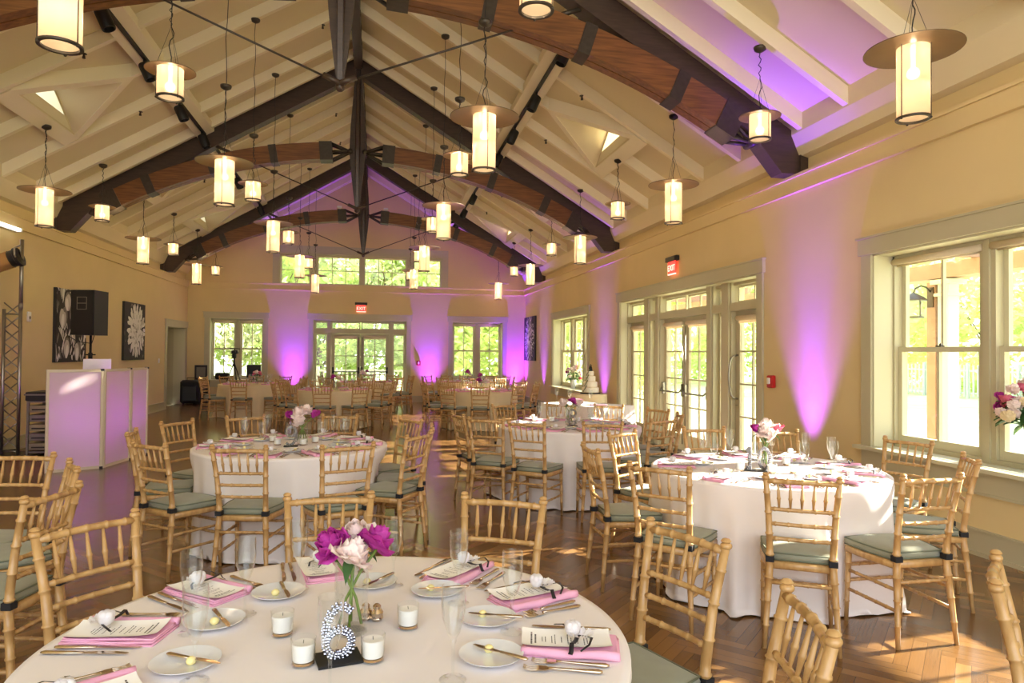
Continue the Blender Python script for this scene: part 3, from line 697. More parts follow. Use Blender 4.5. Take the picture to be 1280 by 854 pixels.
def art_mum(petal, rr, w, h):      # a big pale bloom on black
    for k in range(30): petal(rr.uniform(-w/2, w/2), rr.uniform(-h/2, h/2), rr.uniform(.04, .12), .03, rr.uniform(0, 6.28), rr.choice((1, 1, 0)))
    for ring in range(9, 0, -1):
        for k in range(22):
            a = 2*PI*k/22+rr.uniform(-.1, .1); r_ = ring/9
            petal(w*.06+math.cos(a)*w*.40*r_*.8, h*.02+math.sin(a)*h*.40*r_*.85, .12+.06*r_, .085, a+rr.uniform(-.3, .3), rr.choice((2, 3, 3, 3)))
    petal(w*.03, h*.02, .12, .09, .3, 2)
def art_tulip(petal, rr, w, h):
    for k in range(150): petal(rr.uniform(-w/2, w/2), rr.uniform(-h/2, h/2), rr.uniform(.15, .35), .05, rr.uniform(.9, 2.4), rr.choice((0, 1, 2, 2, 3)))
    for k in range(34): petal(rr.uniform(-w/2, w/2), rr.choice((-1, 1))*rr.uniform(h*.3, h/2), rr.uniform(.1, .3), .05, rr.uniform(.3, 2.8), rr.choice((0, 2, 3)))
    for cx, cz, L_ in ((-.12, -.45, .42), (.1, -.48, .4), (-.2, -.05, .45), (.0, .0, .5), (-.1, .2, .38), (.22, -.1, .45)):
        for k in range(5): petal(cx*w*1.6+rr.uniform(-.03, .03), cz*h, L_*(1-.1*k), .30-.045*k, PI/2+rr.uniform(-.25, .25), (0, 1, 2, 2, 3)[k])
def art_grey(petal, rr, w, h):
    for ring in range(12, 0, -1):
        for k in range(24):
            a = 2*PI*k/24+rr.uniform(-.15, .15); r_ = ring/12
            petal(math.cos(a)*w*.36*r_, math.sin(a)*h*.44*r_, .14, .05, a+rr.uniform(-.5, .5), rr.choice((1, 2, 2, 3, 3)))
canvas('wall_art', 'grey tulip print canvas on the left wall behind the loudspeaker', (XL, 13.73, 1.965), R(90), 1.26, 1.29, art_tulip, 4)
canvas('wall_art', 'canvas of one white bloom on black, on the left wall', (XL, 17.05, 1.965), R(90), 1.36, 1.29, art_mum, 5)
canvas('wall_art', 'grey flower canvas on the right wall near the far corner', (XR, 20.72, 2.0), R(-90), 1.5, 1.34, art_grey, 6)

# ================================================================== CHAIRS
def bamboo(mb, pts, r, rings, n=7, taper=None, bulge=1.24, hw=.006):
    """a stick along pts with raised knuckles at the given fractions of its length"""
    P = [Vector(p) for p in pts]; ls = [0]
    for a, b in zip(P, P[1:]): ls.append(ls[-1]+(b-a).length)
    T = ls[-1]
    def at(s):
        s = min(max(s, 0), T)
        for i in range(len(P)-1):
            if s <= ls[i+1]+1e-9: return P[i].lerp(P[i+1], (s-ls[i])/max(ls[i+1]-ls[i], 1e-9))
        return P[-1]
    st = [(0, 1), (T, 1)]+[(l, 1) for l in ls[1:-1]]
    for q in rings: st += [(q*T-hw, 1), (q*T-hw*.4, bulge), (q*T+hw*.4, bulge), (q*T+hw, 1)]
    st.sort(); st = [(s, k) for s, k in st if -1e-6 <= s <= T+1e-6]
    tp = taper or (lambda u: 1)
    mb.tube([at(s) for s, k in st], [r*k*tp(s/T) for s, k in st], n)
def mk_chair():
    t = thing('chiavari_chair', '', 'chair')
    ch = lambda n, mb, m: obj(n, mb, m, t)
    for s in (-1, 1):
        mb = MB()
        pth = [(s*.182, -.235, .0), (s*.168, -.215, .22), (s*.155, -.193, .43), (s*.155, -.196, .52), (s*.162, -.222, .70), (s*.178, -.268, .905)]
        bamboo(mb, pth, .0165, (.13, .27, .40, .535, .66, .79, .91), 9, lambda u: .72+.45*min(1, u/.42) if u < .42 else 1.17-.28*(u-.42)/.58)
        mb.lathe([(.013, 0), (.0185, .006), (.020, .012), (.0185, .018), (.013, .022), (.018, .028), (.012, .036), (0, .039)], 10, (s*.178, -.268, .893))
        ch('back_post', mb, 'chair')
        mb = MB(); bamboo(mb, [(s*.182, .172, 0), (s*.178, .165, .22), (s*.176, .155, .42)], .016, (.28, .55, .82), 8, lambda u: .72+.38*u); ch('leg', mb, 'chair')
        mb = MB(); mb.box(s*.155-.021, s*.155+.021, -.216, -.174, .448, .478); ch('strap', mb, 'strap')
        for z, r0 in ((.30, .0095), (.19, .0095)):
            mb = MB(); bamboo(mb, [(s*.166, -.207, z), (s*.178, .163, z)], .0095, (.2, .4, .6, .8), 6); ch('stretcher', mb, 'chair')
    for z in (.33, .24): mb = MB(); bamboo(mb, [(-.177, .162, z), (.177, .162, z)], .0095, (.2, .4, .6, .8), 6); ch('stretcher', mb, 'chair')
    mb = MB(); bamboo(mb, [(-.162, -.205, .34), (.162, -.205, .34)], .0095, (.2, .4, .6, .8), 6); ch('stretcher', mb, 'chair')
    def outline(wb, wf, y0, y1, bow, n=7):
        pts = []
        for k in range(n+1): u = k/n; pts.append((-wf+2*wf*u, y1+bow*math.sin(PI*u)))
        for k in range(1, 4): u = k/4; pts.append((wf+.012*math.sin(PI*u)-(wf-wb)*u, y1-(y1-y0)*u))
        pts.append((wb, y0)); pts.append((-wb, y0))
        for k in range(1, 4): u = k/4; pts.append((-wb-.012*math.sin(PI*u)-(wf-wb)*u, y0+(y1-y0)*u))
        return pts
    def slab(mb, layers):     # layers: (scale, z)
        n = len(layers[0][0]); v = []
        for pts, z in layers: v += [(x, y, z) for x, y in pts]
        f = [tuple(range(n)), tuple(range((len(layers)-1)*n, len(layers)*n))[::-1]]
        for i in range(len(layers)-1): f += [(i*n+k, i*n+n+k, i*n+n+(k+1) % n, i*n+(k+1) % n) for k in range(n)]
        mb.add(v, f, True)
    mb = MB(); a, b = outline(.165, .192, -.185, .158, .022), outline(.17, .197, -.19, .163, .022)
    slab(mb, [(a, .408), (b, .414), (b, .438), (a, .444)]); ch('seat_frame', mb, 'chair')
    o = lambda d: outline(.158-d, .192-d, -.165+d, .170-d, .020)
    mb = MB(); slab(mb, [(o(.012), .445), (o(0), .453), (o(-.002), .472), (o(.003), .487), (o(.02), .496), (o(.06), .502), (o(.11), .504)])
    cu = ch('cushion', mb, 'cushion')
    mb = MB()
    for z in (.487, .452): mb.tube([(x, y, z) for x, y in o(.0)], .0042, 5, closed=True)
    obj('piping', mb, 'piping', cu)
    # rails of the back
    def back(u): # z to y, halfwidth of the posts
        zs = [(.43, -.193, .155), (.52, -.196, .155), (.70, -.222, .162), (.905, -.268, .178)]
        for (z0, y0, w0), (z1, y1, w1) in zip(zs, zs[1:]):
            if u <= z1: k = (u-z0)/(z1-z0); return y0+(y1-y0)*k, w0+(w1-w0)*k
        return -.268, .178
    y, w = back(.885); mb = MB(); bamboo(mb, [(-w, y, .885)]+[(-w+2*w*k/6, y-.014*math.sin(PI*k/6), .885+.004*math.sin(PI*k/6)) for k in range(1, 6)]+[(w, y, .885)], .0135, (.11, .3, .5, .7, .89), 8); ch('top_rail', mb, 'chair')
    for z in (.735, .655, .575):
        y, w = back(z); mb = MB(); bamboo(mb, [(-w, y, z)]+[(-w+2*w*k/4, y-.010*math.sin(PI*k/4), z) for k in range(1, 4)]+[(w, y, z)], .0105, (.1, .3, .5, .7, .9), 7); ch('back_rail', mb, 'chair')
    for k in range(5):
        u = (k+1)/6; y0, w0 = back(.735); y1, w1 = back(.885); bo = math.sin(PI*u)
        mb = MB(); bamboo(mb, [(-w0+2*w0*u, y0-.010*bo, .735), (-w1+2*w1*u, y1-.014*bo, .885)], .0088, (.40,), 8, lambda q: .52+.50*math.sin(PI*(q**.75))**.7, 1.2, .007); ch('spindle', mb, 'chair')
    return t
chairk = Kind(mk_chair)
TAB = {'6': ((-.082, 1.949), 'table six'), '10': ((2.649, 4.367), 'table ten'), '9': ((-.675, 6.014), 'table nine'), '8': ((2.088, 7.336), 'table eight'),
       'A': ((-2.87, 17.35), 'far table by the tripod'), 'B': ((-.86, 14.8), 'far middle table'), 'C': ((2.12, 14.25), 'far right table'), 'D': ((-.25, 18.5), 'table before the far glazed door'), 'E': ((2.42, 18.4), 'farthest right table')}
CH = {'9': [-99, -67, -32, -4, 32, 74, 118, 150, -171, -132], '10': [(-111, -10), (-75, -13), -32, (7, 12), (45, 40), 83, 125, (172, 4), (-151, 18)],
      '8': [(-122, -4), (-90, -12), (-54, -8), (-24, 8), (10, 12), (46, 12), (84, -20), 117, -170, (-150, 30)], '6': [138, (97, -8), (57, 6), (16, 6), -19],
      'A': [-140, -95, -50, -15, 20, 60, 95, 130, 165], 'B': [-97, -62, -25, 5, 40, 75, 110, 150, -158, -128], 'C': [-98, -60, -30, 0, 35, 62, 108, 145, -165, -130],
      'D': [-90, -50, -12, 18, 55, 90, 128, 165, -140], 'E': [-95, -55, -15, 22, 50, 85, 112, 146, -178, -130]}
DIST = {'9': [.94, 1.02, .91, .87, .90, .88, .90, .94, .91, .97], '10': [.95, .94, .93, 1.06, .90, .93, .92, .95, 1.0], '8': [1.07, 1.0, .92, .90, .88, .86, .86, .91, 1.0, 1.04], '6': [.99, .92, .93, .95, .93]}
CHP = {}
for k, L in CH.items():
    (cx, cy), nm = TAB[k]; data = []; CHP[k] = data
    for i, a in enumerate(L):
        a, sk = a if isinstance(a, tuple) else (a, 0)
        d = DIST.get(k, [.95]*12)[i]+.012; tilt = 90+a+sk+rnd.uniform(-3, 3)
        x, y = cx+d*math.cos(R(a)), cy+d*math.sin(R(a))
        data.append((x, y, R(tilt), pix((x, y, .8))))
    near = sorted([q for q in data if q[1] < cy], key=lambda q: q[3][0]); far = sorted([q for q in data if q[1] >= cy], key=lambda q: q[3][0])
    for S_, sn in ((near, 'near'), (far, 'far')):
        for i, q in enumerate(S_): chairk((q[0], q[1], 0), q[2], 'gold bamboo-style chair, %s on the %s side, %s' % (ORD[i], sn, nm), 'chairs around the '+nm)
# loose chairs at tables outside the picture: midpoint of the back and heading
for bx_, by_, hd, lb in ((-1.40, 3.42, 168, 'gold bamboo-style chair at left picture edge, nearest of those turned to the left'), (-1.62, 4.19, -153, 'gold bamboo-style chair seen nearly side-on, behind the nearest one at the left edge'),
                        (-2.07, 4.65, -100, 'gold bamboo-style chair cut by the left picture edge, farthest of the three there'), (1.82, 1.76, -46, 'brown-lit chair back cut by the right picture edge in front')):
    a = R(hd); chairk((bx_+.27*math.cos(a), by_+.27*math.sin(a), 0), a-PI/2, lb, 'chairs at tables beyond the picture')

# ================================================================== TABLES
TZ = .765
def cloth(cx, cy, r, seed, floor_r=.98, folds=15, amp=1., zt=TZ, n=150, chairs=()):
    rr = random.Random(seed); ph = [rr.uniform(0, 6.28) for _ in range(6)]
    fr = [folds, folds*.53, folds*1.7, 5, 3]
    def R_(a, u):   # u 0 at the rim, 1 at the floor
        w = .045*u**1.1*(math.sin(round(fr[0])*a+ph[0]+.8*math.sin(3*a+ph[1]))+.5*math.sin(round(fr[1])*a+ph[2])+.35*math.sin(round(fr[2])*a+ph[3]))*amp
        return r+(floor_r-r)*(u**1.3)*.55+w*.95+.012*u*math.sin(round(fr[4])*a+ph[4])
    rings = [(0.0, None), (.3, None), (.6, None), (.85, None), (.97, None)]; v = []; f = []
    for q, _ in rings: v += [(cx+r*q*math.cos(2*PI*k/n), cy+r*q*math.sin(2*PI*k/n), zt) for k in range(n)]
    v += [(cx+r*math.cos(2*PI*k/n), cy+r*math.sin(2*PI*k/n), zt-.004) for k in range(n)]
    us = [.02, .06, .12, .2, .3, .4, .5, .6, .7, .8, .88, .95, 1.0]
    for u in us:
        for k in range(n): a = 2*PI*k/n; q = R_(a, u); v.append((cx+q*math.cos(a), cy+q*math.sin(a), zt-.006-(zt-.012)*u+(.0 if u < .95 else .004)))
    for u, e in ((1, .035),):    # pooled hem
        for k in range(n): a = 2*PI*k/n; q = R_(a, 1)+e*(1+.8*math.sin(7*a+ph[5])+.4*math.sin(17*a)); v.append((cx+q*math.cos(a), cy+q*math.sin(a), .004+.010*abs(math.sin(13*a+ph[1]))))
    for i in range(len(rings)*n+2*n, len(v)):     # chair legs and seats press the hanging cloth in
        x, y, z = v[i]
        for hx, hy, rz, _ in chairs:
            ax, ay = x-hx, y-hy; lx, ly = ax*math.cos(rz)+ay*math.sin(rz), -ax*math.sin(rz)+ay*math.cos(rz)
            lim = .205
            if abs(lx) < .34 and -.25 < ly < lim:
                w = min(1, max(0, (.34-abs(lx))/.11)); d = math.hypot(x-cx, y-cy); k = max(.3, 1-(lim-ly)*w/d)
                if z > .55: k = 1-(1-k)*max(0, (.70-z)/.15)
                x, y = cx+(x-cx)*k, cy+(y-cy)*k
        v[i] = (x, y, z)
    m = len(rings)+1+len(us)+1
    for i in range(m-1):
        for k in range(n): f.append((i*n+k, i*n+(k+1) % n, i*n+n+(k+1) % n, i*n+n+k))
    return MB().add(v, f, True)
for k, (c, nm) in TAB.items():
    ivory = k in 'ABCDE'
    lb = {'6': 'white floor-length round tablecloth in the foreground, with a glitter six', '10': 'white floor-length round tablecloth at the right, with a glitter ten', '8': 'white floor-length round tablecloth right of the middle, with a glitter eight',
          '9': 'white floor-length round tablecloth left of the middle, before the dance floor'}.get(k, 'ivory floor-length tablecloth on the '+nm)
    tag(obj('tablecloth', cloth(c[0], c[1], .775, ord(k[0]), .90 if k == '10' else .86, 14+len(k)*2, chairs=CHP.get(k, ())), 'ivory' if ivory else 'cloth'), lb, 'tablecloth', 'round tablecloths')

# ------------------------------------------------------------------ table ware
def mk_flute():
    mb = MB(); mb.lathe([(.032, 0), (.033, .002), (.012, .006), (.0045, .014), (.0038, .05), (.0045, .085), (.008, .093), (.006, .098), (.016, .112), (.026, .145), (.0295, .18), (.0285, .225), (.0275, .2255), (.0272, .224), (.0282, .18), (.0245, .145), (.014, .115), (.002, .104)], 20, cap=False)
    return tag(obj('champagne_flute', mb, 'glass'), '', 'glass')
def mk_plate():
    mb = MB(); mb.lathe([(.0, .003), (.045, .003), (.05, .004), (.078, .013), (.082, .015), (.083, .017), (.078, .0165), (.05, .0075), (.0, .0065)], 36, cap=False)
    return tag(obj('bread_plate', mb, 'china'), '', 'plate')
def mk_butter():
    mb = MB(); mb.ball((0, 0, .010), .0125, 10, 7, (1, 1, .85)); rr = random.Random(2)
    return tag(obj('butter_ball', mb, 'butter'), '', 'butter')
def mk_knife(L_=.225):
    t = thing('table_knife', '', 'knife')
    mb = MB(); mb.tube([(0, -L_*.5, .005), (0, -L_*.46, .005), (0, -L_*.2, .005), (0, -L_*.02, .005)], [.004, .0075, .006, .0045], 8); mb.v = [Vector((p.x, p.y, .005+(p.z-.005)*.6)) for p in mb.v]; obj('handle', mb, 'silver', t)
    mb = MB(); mb.prism([(-.0035, -L_*.03), (-.0085, L_*.1), (-.009, L_*.35), (-.003, L_*.49), (.003, L_*.47), (.0045, L_*.2), (.0035, -L_*.03)], 'z', .004, .0058); obj('blade', mb, 'silver', t)
    return t
def mk_bknife():
    t = mk_knife(.165); t.name = 'butter_knife'; t['category'] = 'knife'; return t
def mk_fork(L_=.195):
    t = thing('table_fork', '', 'fork')
    mb = MB(); mb.tube([(0, -L_*.5, .005), (0, -L_*.45, .005), (0, -L_*.2, .006), (0, L_*.1, .008), (0, L_*.18, .008)], [.004, .008, .005, .0035, .005], 8); mb.v = [Vector((p.x, p.y, p.z*.7+.0015)) for p in mb.v]; obj('handle', mb, 'silver', t)
    mb = MB(); mb.prism([(-.005, L_*.16), (-.012, L_*.22), (-.0125, L_*.3), (.0125, L_*.3), (.012, L_*.22), (.005, L_*.16)], 'z', .005, .0068)
    for i in range(4): x = -.0105+.007*i; mb.tube([(x, L_*.3, .006), (x, L_*.38, .004), (x, L_*.45, .005), (x*.95, L_*.5, .009)], [.0022, .002, .0018, .001], 5)
    obj('tines', mb, 'silver', t); return t
def mk_napkin():
    # folded napkin: stacked plies with a rounded roll along one long side
    t = thing('napkin', '', 'napkin'); mb = MB()
    W_, L_ = .135, .25; rr = random.Random(5)
    for i, (w, l, z) in enumerate(((.0, 0, .003), (.004, .004, .008), (.008, .006, .013))):
        def fn(u, v, w=w, l=l, z=z):
            return (-W_/2+w+(W_-2*w)*u, -L_/2+l+(L_-2*l)*v, z+.0025*math.sin(5*v+i*2)*math.sin(3*u+i)+.001)
        mb.grid(fn, 8, 10)
        n = 12
        for s in (-1, 1): mb.tube([(s*(W_/2-w), -L_/2+l+(L_-2*l)*k/n, z-.001+.0018*math.sin(5*k/n+i*2)) for k in range(n+1)], .0032, 6)
        for s in (-1, 1): mb.tube([(-W_/2+w+(W_-2*w)*k/6, s*(L_/2-l), z-.001) for k in range(7)], .003, 6)
    obj('folded_cloth', mb, 'pink', t)
    mb = MB(); n = 14
    mb.tube([(-W_/2-.002, -L_/2+L_*k/n, .012+.002*math.sin(k*.6)) for k in range(n+1)], [.011+.0012*math.sin(k*.9) for k in range(n+1)], 10); obj('rolled_edge', mb, 'pink', t)
    return t
def mk_menu(scroll=0):
    t = thing('menu_card', '', 'menu card'); W_, L_ = .112, .235
    def z(u, v): return .0005+.006*(2*abs(u-.5))**3+.005*(2*abs(v-.5))**4
    mb = MB(); mb.grid(lambda u, v: (-W_/2+W_*u, -L_/2+L_*v, z(u, v)), 8, 12); mb.grid(lambda u, v: (-W_/2+W_*u, -L_/2+L_*v, z(u, v)-.0006), 8, 12); obj('card', mb, 'paper', t)
    rr = random.Random(9); mb = MB(); y = L_*.40
    lines = [(.8, .0042), (.6, .0042), (0, 0), (.3, .0022), (.35, .0022), (0, 0), (.5, .0022), (.62, .0022), (0, 0), (.4, .0024), (0, 0), (.66, .0022), (.3, .0022), (0, 0), (.5, .0024), (0, 0), (.7, .0022), (.5, .0022), (.25, .0022)]
    for w, h in lines:
        if w:
            x = -W_*.4*w*1.05
            while x < W_*.4*w:
                l = rr.uniform(.004, .011); x1 = min(x+l, W_*.42*w)
                mb.add([(x, y-h, 0), (x1, y-h, 0), (x1, y, 0), (x, y, 0)], [(0, 1, 2, 3)]); x = x1+.0022
        y -= .0105 if w > .7 or h > .004 else .0085
    mb.v = [Vector((p.x, p.y, z(p.x/W_+.5, p.y/L_+.5)+.0006)) for p in mb.v]
    obj('printed_text', mb, 'ink', t); return t
def mk_favor():
    t = thing('wedding_favor', '', 'favor'); rr = random.Random(4)
    mb = MB(); mb.ball((0, 0, .03), .021, 12, 8)
    for k in range(5): a = k*1.257; mb.ball((.011*math.cos(a), .011*math.sin(a), .038), .012, 8, 6)
    obj('tulle_ball', mb, 'tulle', t)
    mb = MB()
    for k in range(9):
        a = 2*PI*k/9+.3; q = rr.uniform(.6, 1)
        mb.grid(lambda u, v: ((.006+.03*v*q)*math.cos(a+(u-.5)*.75)-.010, (.006+.03*v*q)*math.sin(a+(u-.5)*.75)-.022, .012+.012*v+.005*math.sin(u*9)*v), 5, 4)
    obj('tulle_ruff', mb, 'tulle', t)
    mb = MB()
    def band(pts, w=.007):
        pts = [Vector(p) for p in pts]
        v = []; 
        for i, p in enumerate(pts):
            d = (pts[min(i+1, len(pts)-1)]-pts[max(i-1, 0)]); d.z = 0; d = d.normalized() if d.length > 1e-6 else Vector((1, 0, 0)); s_ = Vector((-d.y, d.x, 0))*w/2
            v += [p+s_, p-s_, p-s_-Vector((0, 0, .0012)), p+s_-Vector((0, 0, .0012))]
        f = []
        for i in range(len(pts)-1):
            for k in range(4): f.append((i*4+k, i*4+(k+1) % 4, i*4+4+(k+1) % 4, i*4+4+k))
        mb.add(v, f, True)
    band([(.0, -.014, .014), (-.03, -.012, .012), (-.06, -.008, .016), (-.078, -.006, .024), (-.088, -.006, .006), (-.095, -.004, .002)], .012)
    band([(.0, -.014, .014), (.02, .005, .02), (.04, .03, .024), (.05, .055, .018)], .006)
    band([(0, -.014, .014), (-.02, -.04, .02), (-.05, -.055, .03), (-.075, -.05, .022), (-.09, -.03, .01)], .006)
    obj('ribbon', mb, 'ribbon', t); return t
def mk_votive():
    t = thing('votive_candle', '', 'candle')
    mb = MB(); mb.lathe([(.028, 0), (.0285, .004), (.0315, .066), (.0305, .067), (.0275, .010), (0, .009)], 22, cap=False); mb.lathe([(0, .0005), (.028, 0)], 22); obj('holder', mb, 'glass', t)
    mb = MB(); mb.lathe([(0, .012), (.0255, .012), (.0285, .052), (.026, .054), (.004, .052), (0, .052)], 22, cap=False); obj('wax', mb, 'wax', t)
    mb = MB(); mb.lathe([(.0, .004), (.0262, .004), (.0265, .010), (.0, .011)], 22, cap=False); obj('glass_foot', mb, 'rim', t)
    mb = MB(); mb.tube([(0, 0, .052), (.001, 0, .06)], .0008, 5); obj('wick', mb, 'black', t)
    return t
def peony(seed, r, petals=36):
    rr = random.Random(seed); mb = MB()
    for k in range(petals):
        q = (k+.5)/petals; az = k*2.39996
        tx = Vector((-math.sin(az), math.cos(az), 0)); w = r*(.5+.5*q)
        # petals stand upwards round the heart
        def fn2(u, v):
            a = (u-.5)*2; ww = w*math.sin(PI*(.15+.7*v))*.6
            R0 = r*(.12+.55*q)*math.sin(min(1.0, .25+v)*PI*.55); zz = -r*.45+(r*(1.15-.55*q))*v*(1.0 if q < .75 else .55)
            out = (q**2.4)*r*.42*v*v
            c = Vector((math.cos(az), math.sin(az), 0))
            wob = .018*r*math.sin(a*6+seed+k)*v
            curl = -abs(a)**2*.22*r*(1-.5*q)
            return c*(R0+out+curl+wob)+tx*(a*ww*1.15)+Vector((0, 0, zz+wob-.26*r*a*a*v))
        mb.grid(fn2, 5, 5)
    mb.ball((0, 0, -.12*r), r*.42, 10, 7)
    return mb
PE = {}
def flower_mesh(kind, seed, r, name='bloom'):
    key = (kind, seed)
    if key not in PE: PE[key] = peony(seed, 1.0, 34).mesh(name, kind)
    return PE[key]
def leafblade(mb, p, d, L_, W_, droop=.3):
    p = Vector(p); d = Vector(d).normalized(); s_ = d.cross(Vector((0, 0, 1))); s_ = s_.normalized() if s_.length > .1 else Vector((1, 0, 0)); up = s_.cross(d)
    mb.grid(lambda u, v: p+d*(L_*v)+s_*((u-.5)*W_*math.sin(PI*min(1, v*.9+.08)))-Vector((0, 0, droop*L_*v*v))+up*(abs(u-.5)*W_*.4), 2, 6)
def vase_flowers(cx, cy, nm, heads, sc_=1., h=.20, r=.045):
    v = thing('flower_vase', 'clear cylinder glass vase on the '+nm, 'vase', (cx, cy, TZ+.002), group='glass cylinder vases')
    mb = MB(); mb.lathe([(r, 0), (r+.001, h), (r-.002, h), (r-.003, .012), (0, .012)], 26, cap=False); mb.lathe([(0, 0), (r, 0)], 26); obj('glass_body', mb, 'glass', v)
    t = thing('peony_bouquet', 'bouquet of %s, %s' % (heads['txt'], nm), 'flowers', (cx, cy, TZ+.014), group='peony bouquets')
    for i, (kind, x, y, z, q, rx, ry) in enumerate(heads['b']):
        o = bpy.data.objects.new('bloom', flower_mesh(kind, 11+i % 3, 1)); C.objects.link(o); o.parent = t; o.location = (x, y, h+z); o.scale = (q, q, q*.95); o.rotation_euler = (rx, ry, i)
        mb = MB(); mb.tube([(x*.93, y*.93, h+z-q*.5), (x*.3, y*.3, h*.75), (-x*.2, -y*.2, h*.4), (-x*.45, -y*.45, .01)], .0042, 6); obj('stem', mb, 'stem', t)
    mb = MB()
    for a in heads.get('lv', (0, 2.2, 4.1)): leafblade(mb, (.03*math.cos(a), .03*math.sin(a), h-.01), (math.cos(a), math.sin(a), .35), .085, .03, .8)
    obj('leaf', mb, 'leaf', t)
    return t
# glitter numbers
def stroke(ch):
    if ch == '6': return [[(.26*math.cos(a)+.0, .26*math.sin(a)-.24) for a in [k*PI/12 for k in range(24)]], [(.23, .38), (.13, .47), (-.02, .48), (-.15, .38), (-.24, .18), (-.27, -.05), (-.26, -.24)]]
    if ch == '9': return [[(.26*math.cos(a), .26*math.sin(a)+.24) for a in [k*PI/12 for k in range(24)]], [(-.23, -.38), (-.13, -.47), (.02, -.48), (.15, -.38), (.24, -.18), (.27, .05), (.26, .24)]]
    if ch == '8': return [[(.22*math.cos(a), .21*math.sin(a)+.26) for a in [k*PI/11 for k in range(22)]], [(.26*math.cos(a), .25*math.sin(a)-.22) for a in [k*PI/12 for k in range(24)]]]
    if ch == '0': return [[(.23*math.cos(a), .46*math.sin(a)) for a in [k*PI/16 for k in range(32)]]]
    if ch == '1': return [[(-.12, .3), (.0, .46), (.0, .2), (.0, -.05), (.0, -.3), (.0, -.46)], [(-.12, -.46), (.12, -.46)]]
def number(txt, loc, rotz, label, hgt=.125):
    t = thing('table_number', label, 'table number', loc, rotz, 'glitter table numbers')
    mb = MB(); mb.box(-.055*max(1, len(txt)*.8), .055*max(1, len(txt)*.8), -.045, .045, 0, .006); obj('base_plate', mb, 'black', t)
    rr = random.Random(1)
    for i, c in enumerate(txt):
        mb = MB(); x0 = (i-(len(txt)-1)/2)*hgt*.62
        for st in stroke(c):
            pts = []
            cl = len(st) > 12
            for a, b in zip(st, st[1:]+([st[0]] if cl else [])):
                L_ = math.hypot(b[0]-a[0], b[1]-a[1]); n = max(1, int(L_/.055))
                for k in range(n): pts.append((a[0]+(b[0]-a[0])*k/n, a[1]+(b[1]-a[1])*k/n, math.atan2(b[1]-a[1], b[0]-a[0])))
            mb.tube([(x0+p[0]*hgt, 0, hgt*.53+p[1]*hgt+.006) for p in pts], .0075, 6, closed=cl)
            for (x, z, a) in pts:
                for o_ in (-.052, 0, .052):
                    for yy in (-.007, .007):
                        xx, z2 = x-math.sin(a)*o_, z+math.cos(a)*o_
                        mb.ball((x0+xx*hgt+rr.uniform(-.001, .001), yy, hgt*.53+z2*hgt+.006+rr.uniform(-.001, .001)), .0046, 5, 4, smooth=False)
        obj('digit', mb, 'glitter', t)
    return t
KF, KP, KB, KK, KBK, KFK, KN, KM, KV, KFAV = [Kind(f) for f in (mk_flute, mk_plate, mk_butter, mk_knife, mk_bknife, mk_fork, mk_napkin, mk_menu, mk_votive, mk_favor)]
PH_ = {}
def setting(k, a, rn, full=2, rad=.62, fl=None, pl=None, jit=True, card=True):
    """one place: a = direction from the table centre, local +y looks to the centre, +x is the diner's right"""
    (cx, cy), nm = TAB[k]; A = R(a); ux = Vector((-math.sin(A), math.cos(A), 0)); uy = Vector((-math.cos(A), -math.sin(A), 0)); c = Vector((cx, cy, 0))-uy*rad
    rz = A+PI/2; j = (lambda s: rnd.uniform(-s, s)) if jit else (lambda s: 0)
    P = lambda x, y, z: tuple(c+ux*x+uy*y+Vector((0, 0, z)))
    z = TZ+.001; w = rn
    KN(P(j(.01), j(.01), z), rz+j(.12), 'pink folded napkin, '+w, 'pink napkins on the '+nm)
    if card: KM(P(.012+j(.006), .008, z+.017), rz+j(.1), 'cream menu card, '+w, 'menu cards on the '+nm)
    KFAV(P(.005+j(.01), -.02+j(.02), z+.02 if card else z+.016), rz+j(.3), 'white tulle favor, '+w, 'tulle favors on the '+nm)
    f = fl if fl else P(.10+j(.03), .20+j(.03), 0); KF((f[0], f[1], z), j(3), 'champagne flute, '+w, 'champagne flutes on the '+nm)
    if full >= 1:
        p = pl if pl else P(-.11+j(.02), .20+j(.02), 0); KP((p[0], p[1], z), 0, 'white bread plate, '+w, 'bread plates on the '+nm)
        KB((p[0]+.02*math.cos(A+2), p[1]+.02*math.sin(A+2), z+.007), 0, 'yellow butter ball, '+w, 'butter balls on the '+nm)
        KBK((p[0]+.02, p[1]-.01, z+.016), rz+R(rnd.uniform(-60, -20)), 'butter knife, '+w, 'butter knives on the '+nm)
        for i, (x, q) in enumerate(((.095, 'inner'), (.125, 'outer'))): KK(P(x+j(.004), .0+j(.012)-.01*i, z), rz+j(.05), '%s knife, %s' % (q, w), 'knives on the '+nm)
        for i, (x, q) in enumerate(((-.10, 'inner'), (-.135, 'outer'))): KFK(P(x+j(.004), .0+j(.012)+.02*i, z), rz+j(.06), '%s fork, %s' % (q, w), 'forks on the '+nm)
def places(k, angs, **kw):
    (cx, cy), nm = TAB[k]; short = {'6': 'table six', '10': 'table ten', '8': 'table eight', '9': 'table nine'}.get(k, nm)
    d = [(a, pix((cx+.6*math.cos(R(a)), cy+.6*math.sin(R(a)), TZ)), cy+.6*math.sin(R(a)) < cy, o) for a, o in angs]
    for nr in (True, False):
        for i, (a, p, n_, o) in enumerate(sorted([q for q in d if q[2] == nr], key=lambda q: q[1][0])):
            rn = '%s on the %s side, %s' % (ORD[i], 'near' if nr else 'far', short)
            setting(k, a, rn, **{**kw, **o})
def g(px, py): q = onz(px, py, TZ); return (q.x, q.y)
